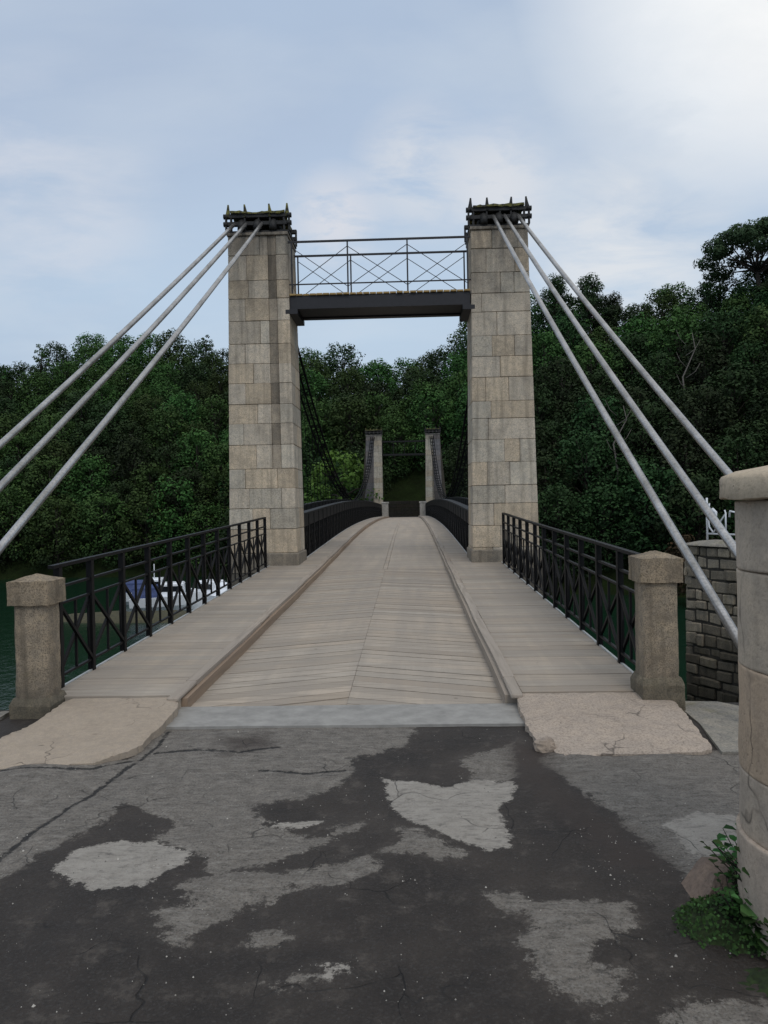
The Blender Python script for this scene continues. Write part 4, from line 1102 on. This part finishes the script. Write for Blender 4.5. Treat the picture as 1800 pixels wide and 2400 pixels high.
# ---------------------------------------------------------------- boats
def boat(x,y,rz,L,label,blue,seed):
    e=empty('moored_boat',(x,y,-6),label,'boat'); e.rotation_euler=(0,0,rz); e.scale=(1.2,1.2,1.2)
    k=MB(); ns=16; ring=7; vs=[];F=[]
    for i in range(ns+1):
        t=i/ns; b=.95*math.sin(math.pi*min(1,.18+.82*(1-t)) )**.55 if t<1 else 0.02
        b=.95*(1-t**3.2)+.02; sh=.85+.3*t*t
        for q in range(ring):
            a=math.pi*q/(ring-1); vs.append((-L/2+L*t,-b*math.cos(a)*(1 if q in(0,ring-1) else .93),sh-(sh+.15)*math.sin(a)**.8))
    for i in range(ns):
        for q in range(ring-1): F.append((i*ring+q,i*ring+q+1,(i+1)*ring+q+1,(i+1)*ring+q))
    F.append(tuple(range(ring))[::-1]); 
    for i in range(ns): F.append((i*ring,(i+1)*ring,(i+1)*ring+ring-1,i*ring+ring-1))
    k.add(vs,F,smooth=False); o=k.build('hull',M['hullwhite']); o.parent=e
    k=MB(); k.cbox(-L*.12,L*.22,-.6,.6,.86,1.75,.08); o=k.build('cabin',M['hullwhite']); o.parent=e
    w=MB(); w.cbox(-L*.10,L*.20,-.615,.615,1.2,1.55,.01); w2=w.build('window',M['glassdark']); w2.parent=o
    k=MB(); gridbox(k,-L*.47,-L*.14,-.75,.75,.8,1.65,.15,(1,1,1),lambda p:(p[0],p[1]*(1-.35*sstep(.9,1.65,p[2])),p[2]-.25*abs(p[1])*sstep(.9,1.65,p[2])))
    o=k.build('cover',M['tarp'] if blue else M['hullwhite']); o.parent=e
    k=MB(); k.tube([(L*.05,0,1.7),(L*.05,0,2.7)],.03,6); o=k.build('mast',M['white']); o.parent=e
boat(-18.6,58.6,R(12),4.6,'white moored motor boat with blue cover seen through the left railing, left one',True,1)
boat(-15.4,59.8,R(150),4.2,'white moored motor boat with pale cover seen through the left railing, beside the tower foot',False,2)
boat(-21.2,62.5,R(5),3.6,'small white moored boat farthest left behind the mud spit',True,3)

# ---------------------------------------------------------------- camera
cam=bpy.data.cameras.new('camera'); co=bpy.data.objects.new('camera',cam); col.objects.link(co)
cam.sensor_fit='VERTICAL'; cam.sensor_height=36; cam.lens=27.18; cam.clip_end=3000; cam.clip_start=.05
from mathutils import Matrix
co.matrix_world=Matrix.Translation((0,0,1.70))@(Matrix.Rotation(R(1.9135),4,'Z')@Matrix.Rotation(R(90-.5123),4,'X')@Matrix.Rotation(R(-1.1),4,'Z'))
sc.camera=co
# ---------------------------------------------------------------- light
SE,SA=48,165      # elevation, azimuth to the right of the bridge axis
w=bpy.data.worlds.new('World'); sc.world=w; w.use_nodes=True; t=w.node_tree
for n_ in list(t.nodes): t.nodes.remove(n_)
N=t.nodes.new; L=t.links.new
out=N('ShaderNodeOutputWorld'); b1=N('ShaderNodeBackground'); b2=N('ShaderNodeBackground'); mx=N('ShaderNodeMixShader')
sky=N('ShaderNodeTexSky'); sky.sky_type='NISHITA'; sky.sun_disc=False; sky.sun_elevation=R(SE); sky.sun_rotation=R(SA)
L(sky.outputs[0],b1.inputs[0]); b1.inputs[1].default_value=.09
tc=N('ShaderNodeTexCoord'); sep=N('ShaderNodeSeparateXYZ'); L(tc.outputs['Generated'],sep.inputs[0])
def mth(op,a,b=None,c=False):
    o=N('ShaderNodeMath'); o.operation=op; o.use_clamp=c
    for i,v in enumerate((a,b)):
        if v is None: continue
        if hasattr(v,'is_output'): L(v,o.inputs[i])
        else: o.inputs[i].default_value=v
    return o.outputs[0]
den=mth('ADD',mth('MAXIMUM',sep.outputs[2],0),.22)
cmb=N('ShaderNodeCombineXYZ'); L(mth('DIVIDE',sep.outputs[0],den),cmb.inputs[0]); L(mth('DIVIDE',sep.outputs[1],den),cmb.inputs[1])
def nz(scale,det,rg,off):
    m_=N('ShaderNodeMapping'); m_.inputs['Location'].default_value=off; m_.inputs['Scale'].default_value=(1,1.5,1); L(cmb.outputs[0],m_.inputs[0])
    o=N('ShaderNodeTexNoise'); o.inputs['Scale'].default_value=scale;o.inputs['Detail'].default_value=det;o.inputs['Roughness'].default_value=rg;o.inputs['Distortion'].default_value=.3; L(m_.outputs[0],o.inputs['Vector']); return o.outputs['Fac']
def rp(f,stops):
    o=N('ShaderNodeValToRGB'); cr=o.color_ramp
    while len(cr.elements)<len(stops): cr.elements.new(.5)
    for e,(p,c) in zip(cr.elements,stops): e.position=p; e.color=(*c,1) if isinstance(c,tuple) else (c,c,c,1)
    L(f,o.inputs[0]); return o.outputs[0]
def mixc(f,a,b,mode='MIX'):
    o=N('ShaderNodeMix'); o.data_type='RGBA'; o.blend_type=mode
    for k_,v in ((0,f),(6,a),(7,b)):
        if hasattr(v,'is_output'): L(v,o.inputs[k_])
        else: o.inputs[k_].default_value=(*v,1) if isinstance(v,tuple) else v
    return o.outputs[2]
grad=rp(sep.outputs[2],[(0,(.64,.78,.90)),(.25,(.58,.72,.88)),(.42,(.54,.66,.84)),(.56,(.51,.63,.81)),(.8,(1.05,1.08,1.1))])  # last stop, overhead and out of view, brightened to light upward faces
big=nz(.8,6,.5,(3.1,1.7,0))
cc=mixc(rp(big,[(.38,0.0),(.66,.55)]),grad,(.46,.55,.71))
lt=nz(1.5,7,.55,(7.4,2.2,0))
cc=mixc(rp(lt,[(.46,0.0),(.74,.5)]),cc,(.72,.80,.89))
def blob(d,rad,col_,amt,seedoff,lo=.42,hi=.62,sc_=3.0):
    d=Vector(d).normalized(); vm=N('ShaderNodeVectorMath'); vm.operation='DOT_PRODUCT'; nrm_=N('ShaderNodeVectorMath'); nrm_.operation='NORMALIZE'
    L(tc.outputs['Generated'],nrm_.inputs[0]); L(nrm_.outputs[0],vm.inputs[0]); vm.inputs[1].default_value=d
    c0=math.cos(R(rad)); f=mth('MULTIPLY',mth('SUBTRACT',vm.outputs['Value'],c0),1/(1-c0),True)
    nn_=nz(sc_,7,.6,seedoff); f2=mth('MULTIPLY',rp(f,[(0,0.0),(.35,.25),(1,1.0)]),rp(nn_,[(lo,0.0),(hi,1.0)]))
    global cc
    cc=mixc(mth('MULTIPLY',f2,amt,True),cc,col_)
blob((.50,1.03,.74),15,(1.35,1.33,1.28),1.0,(1,5,0),.22,.5,1.8)
blob((.60,1.03,.60),12,(.95,.97,.99),.7,(3,5,0),.35,.6,1.6)
blob((.25,1.03,.55),16,(.70,.79,.89),.4,(4,5,0),.34,.62,2.2)
blob((.12,1.0,.405),4.6,(.86,.88,.92),.9,(2,2,0),.34,.52,5)
blob((.02,1.0,.43),5,(.82,.85,.90),.8,(5,1,0),.36,.54,5)
blob((-.09,1.0,.37),4,(.84,.85,.90),.9,(8,1,0),.36,.54,5)
blob((-.48,1.0,.42),9,(.80,.83,.90),.7,(6,3,0),.40,.62,3)
blob((.27,1.0,.31),9,(.93,.94,.95),.8,(2,9,0),.34,.6,3)
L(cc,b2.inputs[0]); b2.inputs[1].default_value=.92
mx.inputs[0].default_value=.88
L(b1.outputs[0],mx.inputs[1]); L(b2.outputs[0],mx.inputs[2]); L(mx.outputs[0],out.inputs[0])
sl=bpy.data.lights.new('sun','SUN'); sl.energy=.7; sl.angle=R(18); sl.color=(1,.95,.88); so=bpy.data.objects.new('sun',sl); col.objects.link(so)
dv=Vector((math.sin(R(SA))*math.cos(R(SE)),math.cos(R(SA))*math.cos(R(SE)),math.sin(R(SE))))
so.rotation_euler=dv.to_track_quat('Z','Y').to_euler()
sc.view_settings.view_transform='Standard'; sc.view_settings.look='None'; sc.view_settings.exposure=0; sc.view_settings.gamma=1
print('trees',cnt)
